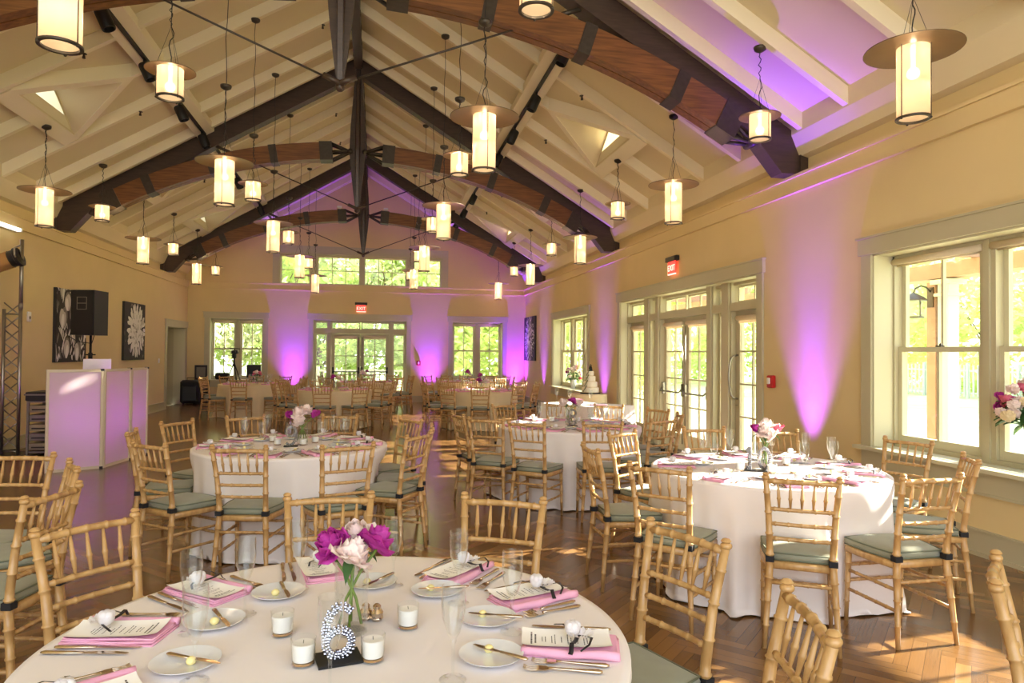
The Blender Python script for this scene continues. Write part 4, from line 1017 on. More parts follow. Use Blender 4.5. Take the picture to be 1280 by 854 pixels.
places('6', [(-16, dict(fl=g(640, 791), pl=g(614, 824))), (20, dict(fl=g(573, 755), pl=g(610, 777))), (52, dict(fl=g(492, 733), pl=g(546, 742))), (100, dict(fl=g(373, 737), pl=g(465, 732))),
             (136, dict(fl=g(306, 769), pl=g(348, 745))), (168, dict(fl=g(238, 792), pl=g(268, 781))), (-153, dict(fl=g(243, 853), pl=g(232, 833))), (-58, dict(fl=g(566, 851)))], rad=.615)
KF((*g(412, 872), TZ+.001), 0, 'champagne flute standing alone in front of the glitter six, cut by the lower picture edge', 'champagne flutes on table six')
places('10', [(a, {}) for a in (-105, -68, -32, 5, 42, 80, 122, 165, -145)], full=1, rad=.60)
places('8', [(a, {}) for a in (-120, -86, -54, -22, 12, 48, 84, 117, -170, -148)], full=1, rad=.60)
places('9', [(a, {}) for a in (-99, -66, -32, -4, 32, 70, 112, 148, -171, -132)], full=1, rad=.60)
for k in 'ABCDE': places(k, [(a[0] if isinstance(a, tuple) else a, {}) for a in CH[k]], full=0, rad=.60, card=False)
votive_at = {'6': [g(353, 794), g(379, 831), g(466, 826), g(510, 785)], '10': [], '8': [], '9': []}
for k, pts in (('10', [(925, 589), (965, 592), (992, 592), (983, 582)]), ('8', [(690, 528), (722, 528), (738, 525), (668, 527)]), ('9', [(341, 553), (347, 557), (379, 557), (394, 554)])):
    votive_at[k] = [g(*p) for p in pts]
for k, pts in votive_at.items():
    nm = TAB[k][1]
    s_ = sorted(pts, key=lambda p: pix((*p, TZ))[0])
    for i, p in enumerate(s_): KV((*p, TZ+.001), i, 'white votive candle in clear glass on the %s, %s' % (nm, ORD[i]), 'votive candles on the '+nm)
Hd = dict
bq = {
 '6': Hd(txt='two magenta and two white peonies', b=[('magenta', -.062, .01, .035, .062, .3, -.75), ('magenta', .072, -.005, .045, .062, .25, .75), ('blush', .004, -.045, .022, .066, .55, 0), ('blush', .01, .05, .05, .06, -.5, .1)], lv=(2.6, .9, 4.6)),
 '10': Hd(txt='white and pale pink peonies', b=[('blush', -.03, -.03, .04, .075, .4, -.4), ('blush', .02, .03, .06, .08, -.2, .2), ('magenta', -.075, .01, .045, .045, .2, -.8), ('rose', .075, -.02, .04, .055, .4, .7), ('blush', .0, -.06, .0, .06, .9, 0)]),
 '8': Hd(txt='one magenta and two white peonies', b=[('blush', -.075, .0, .02, .07, .2, -.5), ('magenta', .035, -.02, .035, .06, .4, .3), ('blush', .1, .03, .01, .065, 0, .7)]),
 '9': Hd(txt='white peonies with small magenta ones', b=[('blush', -.03, -.03, .045, .078, .4, -.3), ('blush', .03, .02, .06, .075, -.1, .4), ('magenta', -.095, 0, .025, .045, .2, -.8), ('magenta', .10, -.01, .03, .05, .3, .8), ('blush', -.03, -.05, -.02, .06, .9, -.3)]),
 'A': Hd(txt='pink peonies', b=[('rose', -.05, 0, .03, .08, .2, -.5), ('rose', .06, 0, .03, .08, .2, .5), ('blush', 0, -.03, .05, .08, .3, 0)]),
 'B': Hd(txt='a magenta and a white peony', b=[('magenta', -.05, 0, .04, .075, .2, -.4), ('blush', .07, 0, .02, .075, .2, .5)]),
 'C': Hd(txt='magenta peonies with white ones', b=[('magenta', -.03, 0, .10, .07, .2, -.3), ('magenta', -.05, -.03, .0, .07, .3, -.3), ('blush', .09, 0, -.02, .08, .2, .4)]),
 'D': Hd(txt='white peonies and one pink', b=[('blush', -.05, 0, .03, .09, .2, -.3), ('magenta', .07, 0, .06, .06, .3, .4), ('blush', .0, -.04, .0, .08, .3, 0)]),
 'E': Hd(txt='a single magenta peony', b=[('magenta', 0, 0, .06, .09, .2, 0), ('blush', .06, 0, .0, .07, .2, .5)])}
cen = {'6': (-.06, 1.985), '10': (2.67, 4.40), '8': (2.09, 7.36), '9': (-.60, 6.02), 'A': (-2.78, 17.3), 'B': (-.82, 14.7), 'C': (2.15, 14.25), 'D': (-.30, 18.4), 'E': (2.40, 18.4)}
for k, h in bq.items():
    vase_flowers(*cen[k], TAB[k][1], h, h=.20 if k in '6' else .22)
number('6', (-.085, 1.815, TZ+.001), R(12), 'silver glitter number six on a black base in front of the near vase')
number('10', (2.53, 4.28, TZ+.001), R(-30), 'silver glitter number ten on a black base on the right-hand table', .15)
number('8', (2.08, 7.2, TZ+.001), R(-14), 'silver glitter number eight on a black base on the middle right table', .17)
number('9', (-.68, 5.93, TZ+.001), R(5), 'silver glitter number nine on a black base on the left table', .15)
# salt and pepper, small spoons on the front table
def mk_shaker():
    t = thing('salt_shaker', '', 'salt shaker'); mb = MB(); mb.lathe([(.0, 0), (.014, 0), (.019, .008), (.017, .016), (.019, .024), (.012, .034)], 14, cap=False); obj('glass_body', mb, 'silver', t)
    mb = MB(); mb.lathe([(.012, .034), (.012, .042), (.006, .048), (0, .049)], 14, cap=False); obj('lid', mb, 'silver', t); return t
ks = Kind(mk_shaker)
ks((*g(471, 776), TZ+.001), 0, 'silver shaker right of the near vase, farther right one', 'shakers'); ks((*g(457, 775), TZ+.001), 0, 'silver shaker just behind the near vase', 'shakers')

# ================================================================== CAKE, GIFT TABLE, VASES ON THE SILLS
tag(obj('tablecloth', cloth(4.08, 13.1, .39, 31, .42, 12, .4, n=90), 'ivory'), 'small round ivory tablecloth under the wedding cake by the right wall', 'tablecloth')
t = thing('wedding_cake', 'four tier ivory wedding cake with dark sprays on the small round table', 'cake', (4.13, 13.05, TZ+.001))
mb = MB(); mb.lathe([(0, 0), (.20, 0), (.20, .025), (0, .026)], 30, cap=False); obj('cake_board', mb, 'black', t)
z = .026
for r_, h_ in ((.17, .10), (.135, .11), (.10, .11), (.065, .10)):
    mb = MB(); mb.lathe([(0, z), (r_, z), (r_, z+h_-.01), (r_-.01, z+h_), (0, z+h_)], 32, cap=False); ti = obj('tier', mb, 'icing', t)
    mb = MB(); mb.lathe([(r_+.001, z+.002), (r_+.005, z+.008), (r_+.001, z+.014)], 32, cap=False); obj('bead_border', mb, 'ivory', ti)
    mb = MB()
    for q in range(6): mb.ball((-r_*.85+.012*q-.03, -r_*.62, z+h_*.3+.02*q), .010, 6, 5)
    obj('spray', mb, 'leaf', ti); z += h_
mb = MB(); mb.tube([(0, 0, z), (-.012, 0, z+.06), (0, 0, z+.10)], [.016, .02, .012], 8); mb.ball((0, 0, z+.12), .015, 8, 6); mb.tube([(.025, 0, z), (.02, 0, z+.06), (.015, 0, z+.09)], [.02, .014, .01], 8); mb.ball((.016, 0, z+.105), .014, 8, 6); obj('topper', mb, 'black', t)
# rectangular cloth-covered table between the round table 8 and the cake
def rect_cloth(x0, x1, y0, y1, zt, rot, loc):
    mb = MB(); n = 20; per = []
    for i in range(n): per.append((x0+(x1-x0)*i/n, y0))
    for i in range(n): per.append((x1, y0+(y1-y0)*i/n))
    for i in range(n): per.append((x1-(x1-x0)*i/n, y1))
    for i in range(n): per.append((x0, y1-(y1-y0)*i/n))
    N = len(per); v = [(x, y, zt) for x, y in per]; cx, cy = (x0+x1)/2, (y0+y1)/2
    for u in (.03, .3, .6, 1):
        for i, (x, y) in enumerate(per):
            w = .035*u*math.sin(i*1.9)+.05*u; dx_, dy_ = (x-cx)/abs(x1-cx), (y-cy)/abs(y1-cy); v.append((x+dx_*w, y+dy_*w, zt*(1-u)+.004))
    f = [tuple(range(N))]+[(k*N+i, k*N+(i+1) % N, k*N+N+(i+1) % N, k*N+N+i) for k in range(4) for i in range(N)]
    mb.add(v, f, False); return mb
tb = tag(obj('tablecloth', rect_cloth(-.62, .62, -.38, .38, TZ, 0, 0), 'cloth', loc=(3.22, 10.35, 0), rotz=R(-57)), 'long white cloth-covered table behind table eight, before the cake', 'tablecloth')
nmr = 'long white table before the cake'
for i, (px, py) in enumerate(((696, 503), (738, 506), (712, 505))):
    q = onz(px, py, TZ); KF((q.x, q.y, TZ+.002), i, 'champagne flute on the %s, %s' % (nmr, ('leftmost', 'rightmost', 'middle')[i]), 'flutes on the '+nmr)
for i, (px, py) in enumerate(((722, 500), (748, 507))):
    q = onz(px, py, TZ); KN((q.x, q.y, TZ+.002), i*1.3, 'pink napkin on the %s, %s one' % (nmr, ('left', 'right')[i]), 'napkins on the '+nmr)
def arrangement(loc, label, hv, rv, spread, n, seed, vlabel):
    v = thing('white_vase', vlabel, 'vase', loc); mb = MB(); mb.lathe([(0, 0), (rv*.7, 0), (rv, hv*.5), (rv*.9, hv), (rv*.8, hv), (rv*.85, hv*.5), (rv*.6, .01)], 20, cap=False); obj('body', mb, 'white' if hv < .3 else 'glass', v)
    t = thing('flower_arrangement', label, 'flowers', (loc[0], loc[1], loc[2]+hv)); rr = random.Random(seed)
    for i in range(n):
        a = rr.uniform(0, 6.28); el = rr.uniform(-.25, 1.4); q = spread*rr.uniform(.6, 1)
        x, y, z = q*math.cos(a)*math.cos(el), q*math.sin(a)*math.cos(el), q*math.sin(el)*1.15+spread*.35
        k = rr.choice(['rose', 'rose', 'blush', 'creamf', 'blush', 'magenta'])
        o = bpy.data.objects.new('bloom', flower_mesh(k, 11+i % 3, 1)); C.objects.link(o); o.parent = t; o.location = (x, y, z); s_ = rr.uniform(.7, 1.15)*spread*.21; o.scale = (s_, s_, s_*1.15)
        o.rotation_euler = (-math.sin(a)*1.1*math.cos(el), math.cos(a)*1.1*math.cos(el), a)
        mb = MB(); mb.tube([(x*.92, y*.92, z-.01), (x*.3, y*.3, z*.35), (0, 0, -hv*.6)], .0035, 5); obj('stem', mb, 'stem', t)
    mb = MB()
    for i in range(n*2):
        a = rr.uniform(0, 6.28); leafblade(mb, (spread*.3*math.cos(a), spread*.3*math.sin(a), spread*rr.uniform(-.1, .7)), (math.cos(a), math.sin(a), rr.uniform(-.3, .6)), spread*.62, spread*.2, .4)
    obj('greenery', mb, 'leaf', t, label='green leaves'); return t
arrangement((4.78, 16.5, .694), 'pink and white flower arrangement in the far window of the right wall', .22, .07, .24, 22, 3, 'white vase standing on the sill of the far right window')
arrangement((4.83, 4.36, .694), 'big pink rose and lily arrangement cut by the right picture edge', .34, .05, .25, 40, 8, 'tall clear vase on the near window sill at the picture edge')

# ================================================================== LEFT SIDE: BOOTH, LOUDSPEAKER, TOWER, RACK
def panel_booth():
    t = thing('booth_facade', 'white folding panel screen glowing violet, in front of the disc jockey place', 'screen', (-4.04, 9.59, 0))
    P = [(-4.04, 9.59), (-3.50, 9.93), (-3.40, 10.62), (-3.33, 11.12)]; P = [(a+4.04, b-9.59) for a, b in P]
    for (a, b), (c, d) in zip(P, P[1:]):
        L_ = math.hypot(c-a, d-b); A = math.atan2(d-b, c-a); T = Matrix.Translation((a, b, 0)) @ Matrix.Rotation(A, 4, 'Z'); e = .035
        mb = MB(); mb.T = T; mb.box(.004, e, -.02, .02, 0, 1.29); mb.box(L_-e, L_-.004, -.02, .02, 0, 1.29); mb.box(e, L_-e, -.02, .02, 0, e); mb.box(e, L_-e, -.02, .02, 1.29-e, 1.29); fr = obj('panel_frame', mb, 'boothf', t)
        mb = MB(); mb.T = T; mb.box(e, L_-e, -.004, .0, e, 1.29-e); obj('panel_cloth', mb, 'booth', fr)
        mb = MB(); mb.T = T
        for z in (1.27, .0): mb.box(L_-.04, L_, -.024, .024, z, z+.025)
        obj('hinge', mb, 'black', fr)
panel_booth()
for x, y, q in ((-3.91, 9.98, 'near'), (-3.70, 10.32, 'middle'), (-3.61, 10.91, 'far')):
    t = thing('floor_uplight', 'violet globe light behind the white panels, %s one' % q, 'uplight', (x, y, 0)); mb = MB(); mb.lathe([(0, 0), (.07, 0), (.07, .08), (.05, .10), (0, .10)], 16, cap=False); obj('housing', mb, 'black', t)
    ld = bpy.data.lights.new('booth_light', 'POINT'); ld.energy = 10; ld.color = (.60, .10, 1); ld.shadow_soft_size = .05; lo = bpy.data.objects.new('booth_light', ld); C.objects.link(lo); lo.parent = t; lo.location = (0, 0, .62)
    mb = MB(); mb.tube([(0, 0, .10), (0, 0, .57)], .012, 8); obj('pole', mb, 'black', t)
    mb = MB(); mb.ball((0, 0, .62), .045, 10, 7); obj('lamp_globe', mb, 'ledon', t)
# desk and laptop
t = thing('equipment_table', 'dark folding table behind the white panels', 'table', (-4.08, 10.95, 0)); mb = MB(); mb.bbox(-.3, .3, -.55, .55, 1.14, 1.18, .006); obj('tabletop', mb, 'black', t)
for a in (-.26, .26):
    for b in (-.5, .5): mb = MB(); mb.tube([(a, b, 0), (a, b, 1.14)], .018, 8); obj('leg', mb, 'black', t)
t = thing('laptop', 'silver laptop with open lid on the panel booth', 'laptop', (-3.86, 10.7, 1.181), R(20)); mb = MB(); mb.bbox(-.17, .17, -.02, .22, 0, .016, .004); obj('base', mb, 'alu', t)
mb = MB(); mb.T = Matrix.Rotation(R(8), 4, 'X'); mb.bbox(-.17, .17, -.022, -.012, .01, .24, .003); obj('screen_lid', mb, 'white', t)
t = thing('speaker_stand', 'black tripod stand holding the loudspeaker by the left wall', 'stand', (-4.19, 11.35, 0)); mb = MB(); mb.tube([(0, 0, .12), (0, 0, 1.0)], .022, 10); mb.tube([(0, 0, 1.0), (0, 0, 1.76)], .017, 10); mb.tube([(-.07, 0, 1.47), (.07, 0, 1.47)], .01, 6); mb.lathe([(.03, 1.4), (.03, 1.5)], 10); obj('pole', mb, 'black', t)
for k in range(3): a = R(40+120*k); mb = MB(); mb.tube([(0, 0, .75), (.5*math.cos(a), .5*math.sin(a), .015)], .013, 8); mb.tube([(.25*math.cos(a), .25*math.sin(a), .38), (0, 0, .2)], .008, 6); obj('leg', mb, 'black', t)
t = thing('loudspeaker', 'black loudspeaker on the tripod stand before the tulip canvas', 'loudspeaker', (-4.19, 11.32, 1.76), R(-14)); mb = MB(); mb.prism([(-.17, -.17), (.17, -.17), (.13, .22), (-.13, .22)], 'z', 0, .66); mb.box(-.175, .175, -.18, -.165, .0, .66); obj('cabinet', mb, 'black', t)
mb = MB(); mb.box(-.165, .165, -.192, -.18, .02, .64); obj('grille', mb, 'black', t)
mb = MB(); 
for z0, z1 in ((.38, .46), (.47, .55)):
    mb.box(-.07, .07, -.197, -.19, z0-.008, z0); mb.box(-.07, .07, -.197, -.19, z1, z1+.008); mb.box(-.075, -.067, -.197, -.19, z0-.008, z1+.008); mb.box(.067, .075, -.197, -.19, z0-.008, z1+.008)
obj('port_frame', mb, 'case', t)
mb = MB(); mb.tube([(0, .1, 0), (-.05, .12, -.12), (-.25, .1, -.1), (-.35, .0, .0)], .006, 6); obj('cable', mb, 'black', t)
# lighting tower
t = thing('lighting_tower', 'aluminium lattice truss tower at the left picture edge', 'truss tower', (-5.02, 11.1, 0), R(0)); v3 = [(.0, .0), (-.24, .06), (-.10, .22)]
for i, (x, y) in enumerate(v3): mb = MB(); mb.tube([(x, y, .02), (x, y, 2.12)], .024, 10); obj('upright_tube', mb, 'alu', t)
mb = MB()
for i in range(3):
    a, b = v3[i], v3[(i+1) % 3]
    for k in range(11): z = .12+.19*k; p, q = (a, b) if k % 2 == 0 else (b, a); mb.tube([(*p, z), (*q, z+.19)], .009, 6)
    mb.tube([(*a, 2.05), (*b, 2.05)], .012, 6); mb.tube([(*a, .08), (*b, .08)], .012, 6)
obj('lattice', mb, 'alu', t)
mb = MB(); mb.tube([(0, 0, 2.1), (0, 0, 3.12)], .026, 12); mb.lathe([(.03, 2.12), (.03, 2.2)], 12); obj('top_pole', mb, 'alu', t)
mb = MB(); mb.bbox(-.4, .2, -.2, .4, 0, .03, .005); obj('base_plate', mb, 'steel', t)
t = thing('stage_light', 'black and brass stage light on the tower top at the left edge', 'stage light', (-5.02, 11.05, 2.87)); mb = MB(); mb.T = Matrix.Rotation(R(68), 4, 'Y') @ Matrix.Rotation(R(0), 4, 'X') @ Matrix.Translation((0, 0, -.1)); mb.lathe([(0, -.32), (.10, -.32), (.12, -.28), (.12, .05), (.14, .06), (.14, .10), (.12, .11), (0, .10)], 18, cap=False); obj('housing', mb, 'black', t)
mb = MB(); mb.tube([(.0, -.04, -.1), (.0, -.16, 0), (0, -.16, .1), (0, 0, .16)], .012, 6); obj('yoke', mb, 'alu', t)
mb = MB(); mb.T = Matrix.Rotation(R(68), 4, 'Y') @ Matrix.Translation((0, 0, -.1)); mb.lathe([(.125, -.25), (.125, -.02)], 18, cap=False); obj('brass_band', mb, 'rim', t)
# equipment rack
t = thing('equipment_rack', 'grey equipment rack with drawers, left of the white panels', 'rack', (-4.62, 11.3, 0)); mb = MB()
for x in (-.26, .26):
    for y in (-.24, .24): mb.box(x-.015, x+.015, y-.015, y+.015, .0, .80)
mb.box(-.27, .27, -.25, .25, .78, .80); mb.box(-.27, .27, -.25, .25, .06, .08); obj('rack_frame', mb, 'case', t)
for k in range(5): mb = MB(); mb.bbox(-.24, .24, -.26, .2, .10+.135*k, .20+.135*k, .006); d = obj('rack_unit', mb, 'case' if k % 2 else 'alu', t); mb = MB(); mb.box(-.20, .20, -.27, -.26, .13+.135*k, .15+.135*k); obj('slot', mb, 'black', d)
t = thing('mixer_case', 'black mixer box on top of the equipment rack', 'case', (-4.62, 11.3, .801)); mb = MB(); mb.bbox(-.3, .3, -.25, .25, 0, .13, .01); obj('shell', mb, 'black', t); mb = MB(); mb.box(-.31, .31, -.26, -.25, .08, .10); obj('trim_strip', mb, 'case', t)

# ================================================================== FAR LEFT CORNER
t = thing('suitcase', 'large soft black suitcase standing in the far left corner', 'suitcase', (-5.22, 21.25, 0), R(6)); mb = MB(); mb.bbox(-.25, .25, -.17, .17, .04, .70, .05); obj('shell', mb, 'blackbag', t)
mb = MB(); mb.bbox(-.2, .2, -.20, -.17, .1, .55, .02); obj('front_pocket', mb, 'black', t)
for x in (-.18, .18): mb = MB(); mb.T = Matrix.Translation((x, 0, .03)) @ Matrix.Rotation(R(90), 4, 'Y'); mb.lathe([(0, -.02), (.035, -.02), (.035, .02), (0, .02)], 12, cap=False); obj('wheel', mb, 'black', t)
mb = MB(); mb.tube([(-.1, .1, .68), (-.1, .1, .76), (.1, .1, .76), (.1, .1, .68)], .01, 6); obj('handle', mb, 'black', t)
t = thing('picture_frame', 'small dark framed picture leaning behind the black suitcase', 'picture', (-5.0, 21.5, .705), R(4)); mb = MB(); mb.bbox(-.17, .17, -.02, .01, 0, .42, .004); obj('frame', mb, 'black', t); mb = MB(); mb.box(-.12, .12, -.024, -.02, .05, .36); obj('print', mb, 'grey2', t, label='grey picture print')
t = thing('plinth', 'low dark crate carrying the small framed picture', 'crate', (-4.98, 21.48, 0)); mb = MB(); mb.bbox(-.2, .2, -.12, .14, 0, .70, .01); obj('body', mb, 'black', t)
t = thing('camera_bag', 'black camera bag on the far left window sill', 'bag', (-4.44, 21.62, .705)); mb = MB(); mb.bbox(-.19, .19, -.08, .09, 0, .20, .03); obj('body', mb, 'blackbag', t); mb = MB(); mb.tube([(-.07, 0, .19)]+[(-.07*math.cos(PI*k/6), 0, .20+.05*math.sin(PI*k/6)) for k in range(1, 6)]+[(.07, 0, .19)], .008, 6); obj('handle', mb, 'black', t)
t = thing('camera_tripod', 'black camera tripod standing before the far left window', 'tripod', (-3.98, 20.9, 0))
for a, r_ in ((200, .42), (80, .42), (-20, .45)): mb = MB(); mb.tube([(0, 0, 1.22), (r_*.5*math.cos(R(a)), r_*.5*math.sin(R(a)), .62), (r_*math.cos(R(a)), r_*math.sin(R(a)), .01)], [.018, .015, .010], 8); obj('leg', mb, 'black', t)
mb = MB(); mb.tube([(0, 0, 1.1), (0, 0, 1.36)], .022, 8); mb.bbox(-.05, .05, -.05, .05, 1.34, 1.46, .01); obj('head', mb, 'black', t)
mb = MB(); mb.tube([(0, 0, 1.42), (-.33, -.08, 1.38)], .009, 6); obj('pan_handle', mb, 'black', t)
t = thing('video_camera', 'small black video camera on the tripod', 'camera', (-3.98, 20.9, 1.461)); mb = MB(); mb.bbox(-.06, .10, -.1, .1, 0, .11, .01); mb.T = Matrix.Rotation(R(90), 4, 'X'); mb.lathe([(.0, .1), (.035, .1), (.04, .16), (.0, .16)], 12, (.02, .06, 0), cap=False); obj('body', mb, 'black', t)
mb = MB(); mb.bbox(-.11, .16, -.05, .03, .13, .16, .005); mb.box(.0, .02, -.02, .0, .11, .13); obj('lamp', mb, 'black', t)
t = thing('monitor', 'black flat screen on the far left window sill behind the pink flowers', 'monitor', (-3.56, 21.6, .702)); mb = MB(); mb.bbox(-.20, .20, -.02, .02, .06, .44, .006); obj('screen', mb, 'black', t); mb = MB(); mb.box(-.1, .1, -.06, .06, 0, .012); mb.box(-.02, .02, -.01, .01, .01, .08); obj('foot', mb, 'black', t)

# ================================================================== UPLIGHTS
def mk_led():
    t = thing('floor_uplight', '', 'uplight'); mb = MB(); mb.T = Matrix.Translation((0, 0, .10)) @ Matrix.Rotation(R(6), 4, 'X'); mb.lathe([(0, -.07), (.07, -.07), (.085, -.04), (.09, .07), (.08, .075), (.075, .06), (0, .05)], 18, cap=False); obj('housing', mb, 'black', t)
    mb = MB(); mb.tube([(-.1, 0, .1), (-.1, 0, .01), (.1, 0, .01), (.1, 0, .1)], .009, 6); obj('yoke', mb, 'black', t)
    mb = MB(); mb.T = Matrix.Translation((0, 0, .10)) @ Matrix.Rotation(R(6), 4, 'X'); mb.lathe([(0, .052), (.074, .052), (.0, .056)], 18, cap=False); obj('lens', mb, 'ledon', t); return t
kl = Kind(mk_led)
ULP = [('b', -2.45, 'on the floor below the far wall, left of the glazed door', 1), ('b', 1.62, 'on the floor below the far wall, right of the glazed door', 1), ('b', 4.3, 'on the floor in the far right corner', 1.4),
       ('r', 19.0, 'on the floor below the grey canvas on the right wall', .8), ('r', 13.72, 'on the floor behind the cake table', .9), ('r', 6.75, 'on the floor between the near window and the glazed doors', 1.5)]
for w_, p, lb, e in ULP:
    if w_ == 'b': loc, rz, tg = (p, YB-.27, 0), PI, Vector((p, YB-.12, 4.0))
    else: loc, rz, tg = (XR-.27, p, 0), R(90), Vector((XR-.12, p, 4.0))
    kl(loc, rz, 'small floor uplight '+lb.replace('on the floor ', ''), 'floor uplights')
    for ang, en, col in (((42, 560*e, (.12, .01, 1.0)), (74, 260*e, (.28, .03, .95))) if w_ == 'b' else ((28, 330*e, (.11, .01, 1.0)), (54, 260*e, (.28, .06, .95)))):
        ld = bpy.data.lights.new('uplight_beam', 'SPOT'); ld.energy = en; ld.color = col; ld.spot_size = R(ang); ld.spot_blend = .9; ld.shadow_soft_size = .05
        lo = bpy.data.objects.new('uplight_beam', ld); C.objects.link(lo); o_ = Vector((loc[0], loc[1], .17)); lo.location = o_; lo.rotation_euler = (tg-o_).to_track_quat('-Z', 'Y').to_euler()

# ================================================================== OUTDOORS
mb = MB(); mb.box(-60, 70, YB+.36, 90, -.35, -.30); mb.box(XR+.36, 70, -30, YB+.36, -.35, -.30)
tag(obj('lawn', mb, 'lawn'), 'sunlit green lawn outside the windows', 'lawn', kind='structure')
mb = MB(); mb.box(XR+.34, XR+3.3, -4, 16.5, -.3, -.06); tag(obj('porch_deck', mb, 'deckw'), 'pale porch deck outside the right wall', 'deck', kind='structure')
mb = MB(); mb.box(-4.5, 3.5, YB+.34, YB+3.4, -.3, -.06); tag(obj('back_deck', mb, 'deckw'), 'pale deck behind the far glazed door', 'deck', kind='structure')
def column(x, y, label):
    t = thing('porch_column', label, 'column', (x, y, -.06)); mb = MB(); mb.bbox(-.09, .09, -.09, .09, 0, 2.62, .01); obj('shaft', mb, 'colpaint', t)
    mb = MB(); mb.box(-.12, .12, -.12, .12, 2.42, 2.46); mb.box(-.15, .15, -.15, .15, 2.58, 2.64); mb.box(-.12, .12, -.12, .12, 0, .14); obj('capital', mb, 'trimlight', t)
    mb = MB(); mb.box(-.09, .09, .12, .27, 0, 2.62); obj('pilaster', mb, 'cedar', t, label='brown cedar pilaster'); return t
column(XR+2.85, 7.95, 'grey porch column with cedar side seen through the near right window')
column(XR+2.85, 4.2, 'grey porch column outside the right part of the near window'); column(XR+2.85, 11.9, 'grey porch column seen through the wide glazed doors')
mb = MB(); mb.box(XR+2.72, XR+2.98, -4, 17, 2.60, 2.80); tag(obj('porch_beam', mb, 'cedar'), 'brown cedar beam of the porch outside the right wall', 'beam')
for k in range(10):
    y = -2.6+2.0*k; mb = MB(); mb.box(XR+.35, XR+3.1, y-.05, y+.05, 2.80, 2.97); tag(obj('porch_rafter', mb, 'cedar'), 'cedar rafter of the porch outside the right wall', 'rafter', 'porch rafters')
t = thing('porch_lantern', 'curved arm porch lantern hanging from the cedar pilaster', 'lantern', (XR+2.76, 8.14, 2.37)); mb = MB(); mb.box(-.02, .0, -.05, .05, -.15, .12); mb.tube([(0, 0, .05), (-.08, 0, .12), (-.16, 0, .14), (-.25, 0, .10), (-.28, 0, .03)], .012, 8); obj('arm', mb, 'steel', t)
mb = MB(); mb.lathe([(.02, .04), (.13, -.02), (.17, -.06), (.165, -.07), (.02, -.04)], 20, (-.28, 0, 0), cap=False); mb.lathe([(.12, -.30), (.13, -.30), (.13, -.28), (.12, -.28), (.12, -.30)], 20, (-.28, 0, 0), cap=False); obj('cap', mb, 'steel', t)
mb = MB(); mb.lathe([(.105, -.07), (.105, -.30)], 18, (-.28, 0, 0)); obj('glass_body', mb, 'glass', t)
mb = MB()
for k in range(4): a = PI/2*k; mb.tube([(-.28+.115*math.cos(a), .115*math.sin(a), -.06), (-.28+.115*math.cos(a), .115*math.sin(a), -.30)], .006, 5)
obj('cage', mb, 'steel', t)
# picket fence and deck rail
def fence(p0, p1, h, label, m, step, top=False, pitch=.16):
    (x0, y0), (x1, y1) = p0, p1; L_ = math.hypot(x1-x0, y1-y0); t = thing('fence', label, 'fence', (x0, y0, -.3), math.atan2(y1-y0, x1-x0))
    mb = MB(); n = int(L_/pitch)
    for k in range(n): x = k*pitch; mb.box(x, x+.05 if top else x+.09, -.015, .015, .08, h)
    obj('pickets', mb, m, t)
    mb = MB(); mb.box(0, L_, -.05, -.01, .2, .28); mb.box(0, L_, -.05, .02, h-.06 if top else h-.3, h if top else h-.22); obj('rail', mb, m, t)
    k = 0.
    while k <= L_: b = MB(); b.box(k-.06, k+.06, -.06, .06, 0, h+.1); obj('post', b, m, t); k += step
fence((26, -6), (26, 40), 1.5, 'pale picket fence across the lawn beyond the right windows', 'fence', 2.5, pitch=.24)
fence((-3.9, YB+3.3), (2.9, YB+3.3), 1.22, 'grey deck railing behind the far glazed door', 'fence', 1.9, True)
# trees
def crown_mesh(seed, n, rx, rz, leaf):
    rr = random.Random(seed); mb = MB(); cl = []
    for _ in range(46):
        a, b, q = rr.uniform(0, 6.28), rr.uniform(-1, 1), rr.uniform(.35, 1)**.6; s_ = math.sqrt(1-b*b); cl.append((rx*q*s_*math.cos(a), rx*q*s_*math.sin(a), rz*q*b, rr.uniform(.22, .42)*rx))
    v, f = [], []
    for i in range(n):
        c = rr.choice(cl); a, b, q = rr.uniform(0, 6.28), rr.uniform(-1, 1), rr.random()**.4; s_ = math.sqrt(1-b*b)
        p = Vector((c[0]+c[3]*q*s_*math.cos(a), c[1]+c[3]*q*s_*math.sin(a), c[2]+c[3]*q*b*.8))
        d = Vector((rr.gauss(0, 1), rr.gauss(0, 1), rr.gauss(0, .7))).normalized(); e = d.orthogonal().normalized(); l = leaf*rr.uniform(.6, 1.3); o = len(v)
        v += [p-d*l, p+e*l*.45, p+d*l, p-e*l*.45]; f.append((o, o+1, o+2, o+3))
    mb.add(v, f); return mb
CM = {}
def tree(x, y, h, rx, rz, m, label, seed=0, leaf=.16):
    t = thing('tree', label, 'tree', (x, y, -.3), seed*1.7, 'trees outside')
    key = (seed % 3, m)
    if key not in CM: CM[key] = crown_mesh(seed % 3, 5200, 1, 1, leaf/2.6).mesh('crown', m)
    o = bpy.data.objects.new('crown', CM[key]); C.objects.link(o); o.parent = t; o.location = (0, 0, h); o.scale = (rx, rx, rz)
    mb = MB(); mb.tube([(0, 0, 0), (.1, .05, h*.5), (0, 0, h)], [.16, .12, .07], 8)
    for k in range(5): a = k*1.3; mb.tube([(0, 0, h*(.45+.1*k)), (rx*.5*math.cos(a), rx*.5*math.sin(a), h+rz*.3)], [.05, .02], 5)
    obj('trunk', mb, 'bark', t)
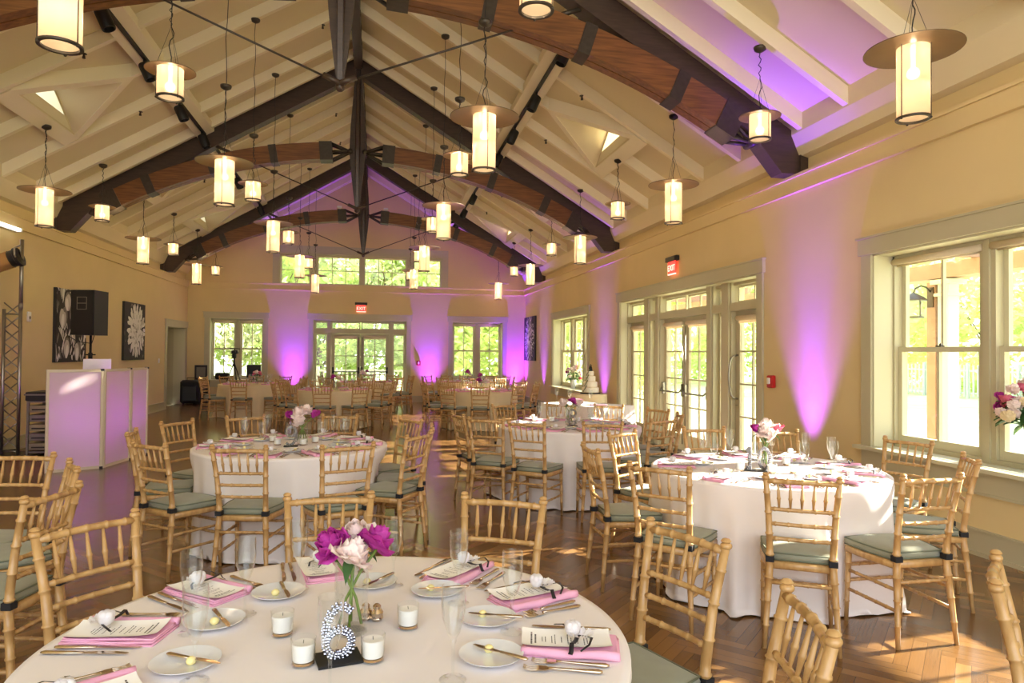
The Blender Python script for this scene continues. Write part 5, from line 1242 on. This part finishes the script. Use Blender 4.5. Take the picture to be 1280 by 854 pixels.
BT = [(-9.5, 28, 2.6, 2.6, 2.6, 'fol2'), (-6.6, 27.5, 2.2, 2.3, 2.6, 'fol3'), (-4.3, 30, 4.2, 2.7, 3.4, 'fol1'), (-2.2, 28, 2.0, 2.2, 2.2, 'fol2'), (.6, 31, 4.6, 3.0, 3.6, 'fol1'), (2.4, 28.5, 2.4, 2.4, 2.6, 'fol1'), (5.2, 29, 3.4, 2.9, 3.2, 'fol1'), (8.6, 28, 3.0, 2.8, 2.8, 'fol2'),
      (-7.5, 33, 5.5, 3.4, 3.8, 'fol2'), (4.0, 34, 6.0, 3.6, 4.0, 'fol2'), (12, 31, 4.5, 3.5, 4.0, 'fol1'), (-1.2, 34, 6.0, 3.4, 3.8, 'fol3'), (-12.5, 31, 4, 3.5, 4, 'fol1')]
for i, (x, y, h, rx, rz, m) in enumerate(BT): tree(x, y, h, rx, rz, m, 'leafy tree beyond the far wall windows', i)
for i, (x, y, h, rx, rz, m) in enumerate([(31, 30, 3.6, 4, 4, 'fol1'), (33, 22, 4.2, 4.2, 4.6, 'fol3'), (32, 15, 3.8, 4.0, 4.2, 'fol1'), (36, 8, 4.4, 4.4, 4.8, 'fol3'), (30, 38, 4, 4.2, 4.4, 'fol1'), (24, 46, 4, 4.2, 4.4, 'fol2'), (17, 42, 3.6, 4, 4, 'fol1'), (42, 27, 7, 5.5, 6, 'fol3'), (41, 16, 7, 5.5, 6, 'fol1'), (38, 40, 6.5, 5.2, 5.6, 'fol1')]):
    tree(x, y, h, rx, rz, m, 'bright leafy tree beyond the lawn right of the hall', i+1)

# ================================================================== LIGHT
w = bpy.data.worlds.new('sky'); sc.world = w; w.use_nodes = True; n = w.node_tree.nodes; l = w.node_tree.links
bg = n['Background']; tc = n.new('ShaderNodeTexCoord'); sp = n.new('ShaderNodeSeparateXYZ'); rp = n.new('ShaderNodeValToRGB')
l.new(tc.outputs['Generated'], sp.inputs[0]); l.new(sp.outputs[2], rp.inputs[0]); e = rp.color_ramp.elements
e[0].position = 0; e[0].color = (1, .97, .90, 1); e[1].position = .6; e[1].color = (.62, .78, 1, 1); l.new(rp.outputs[0], bg.inputs[0]); bg.inputs[1].default_value = 1.9
sd_ = bpy.data.lights.new('sun', 'SUN'); sd_.energy = 16; sd_.color = (1, .93, .80); sd_.angle = R(1.0); so = bpy.data.objects.new('sun', sd_); C.objects.link(so)
el, az = R(27), R(6); dirv = Vector((math.cos(el)*math.cos(az), math.cos(el)*math.sin(az), math.sin(el))); so.rotation_euler = dirv.to_track_quat('Z', 'Y').to_euler(); so.location = (20, 5, 12)
vs = sc.view_settings; vs.view_transform = 'Standard'; vs.look = 'None'; vs.gamma = 1; vs.exposure = 1.08; vs.use_curve_mapping = False
cy = sc.cycles
try:
    cy.use_denoising = True; cy.max_bounces = 8; cy.diffuse_bounces = 4; cy.glossy_bounces = 3; cy.transparent_max_bounces = 16; cy.transmission_bounces = 4
    cy.caustics_reflective = False; cy.caustics_refractive = False; cy.sample_clamp_indirect = 6; cy.use_light_tree = True
except Exception: pass
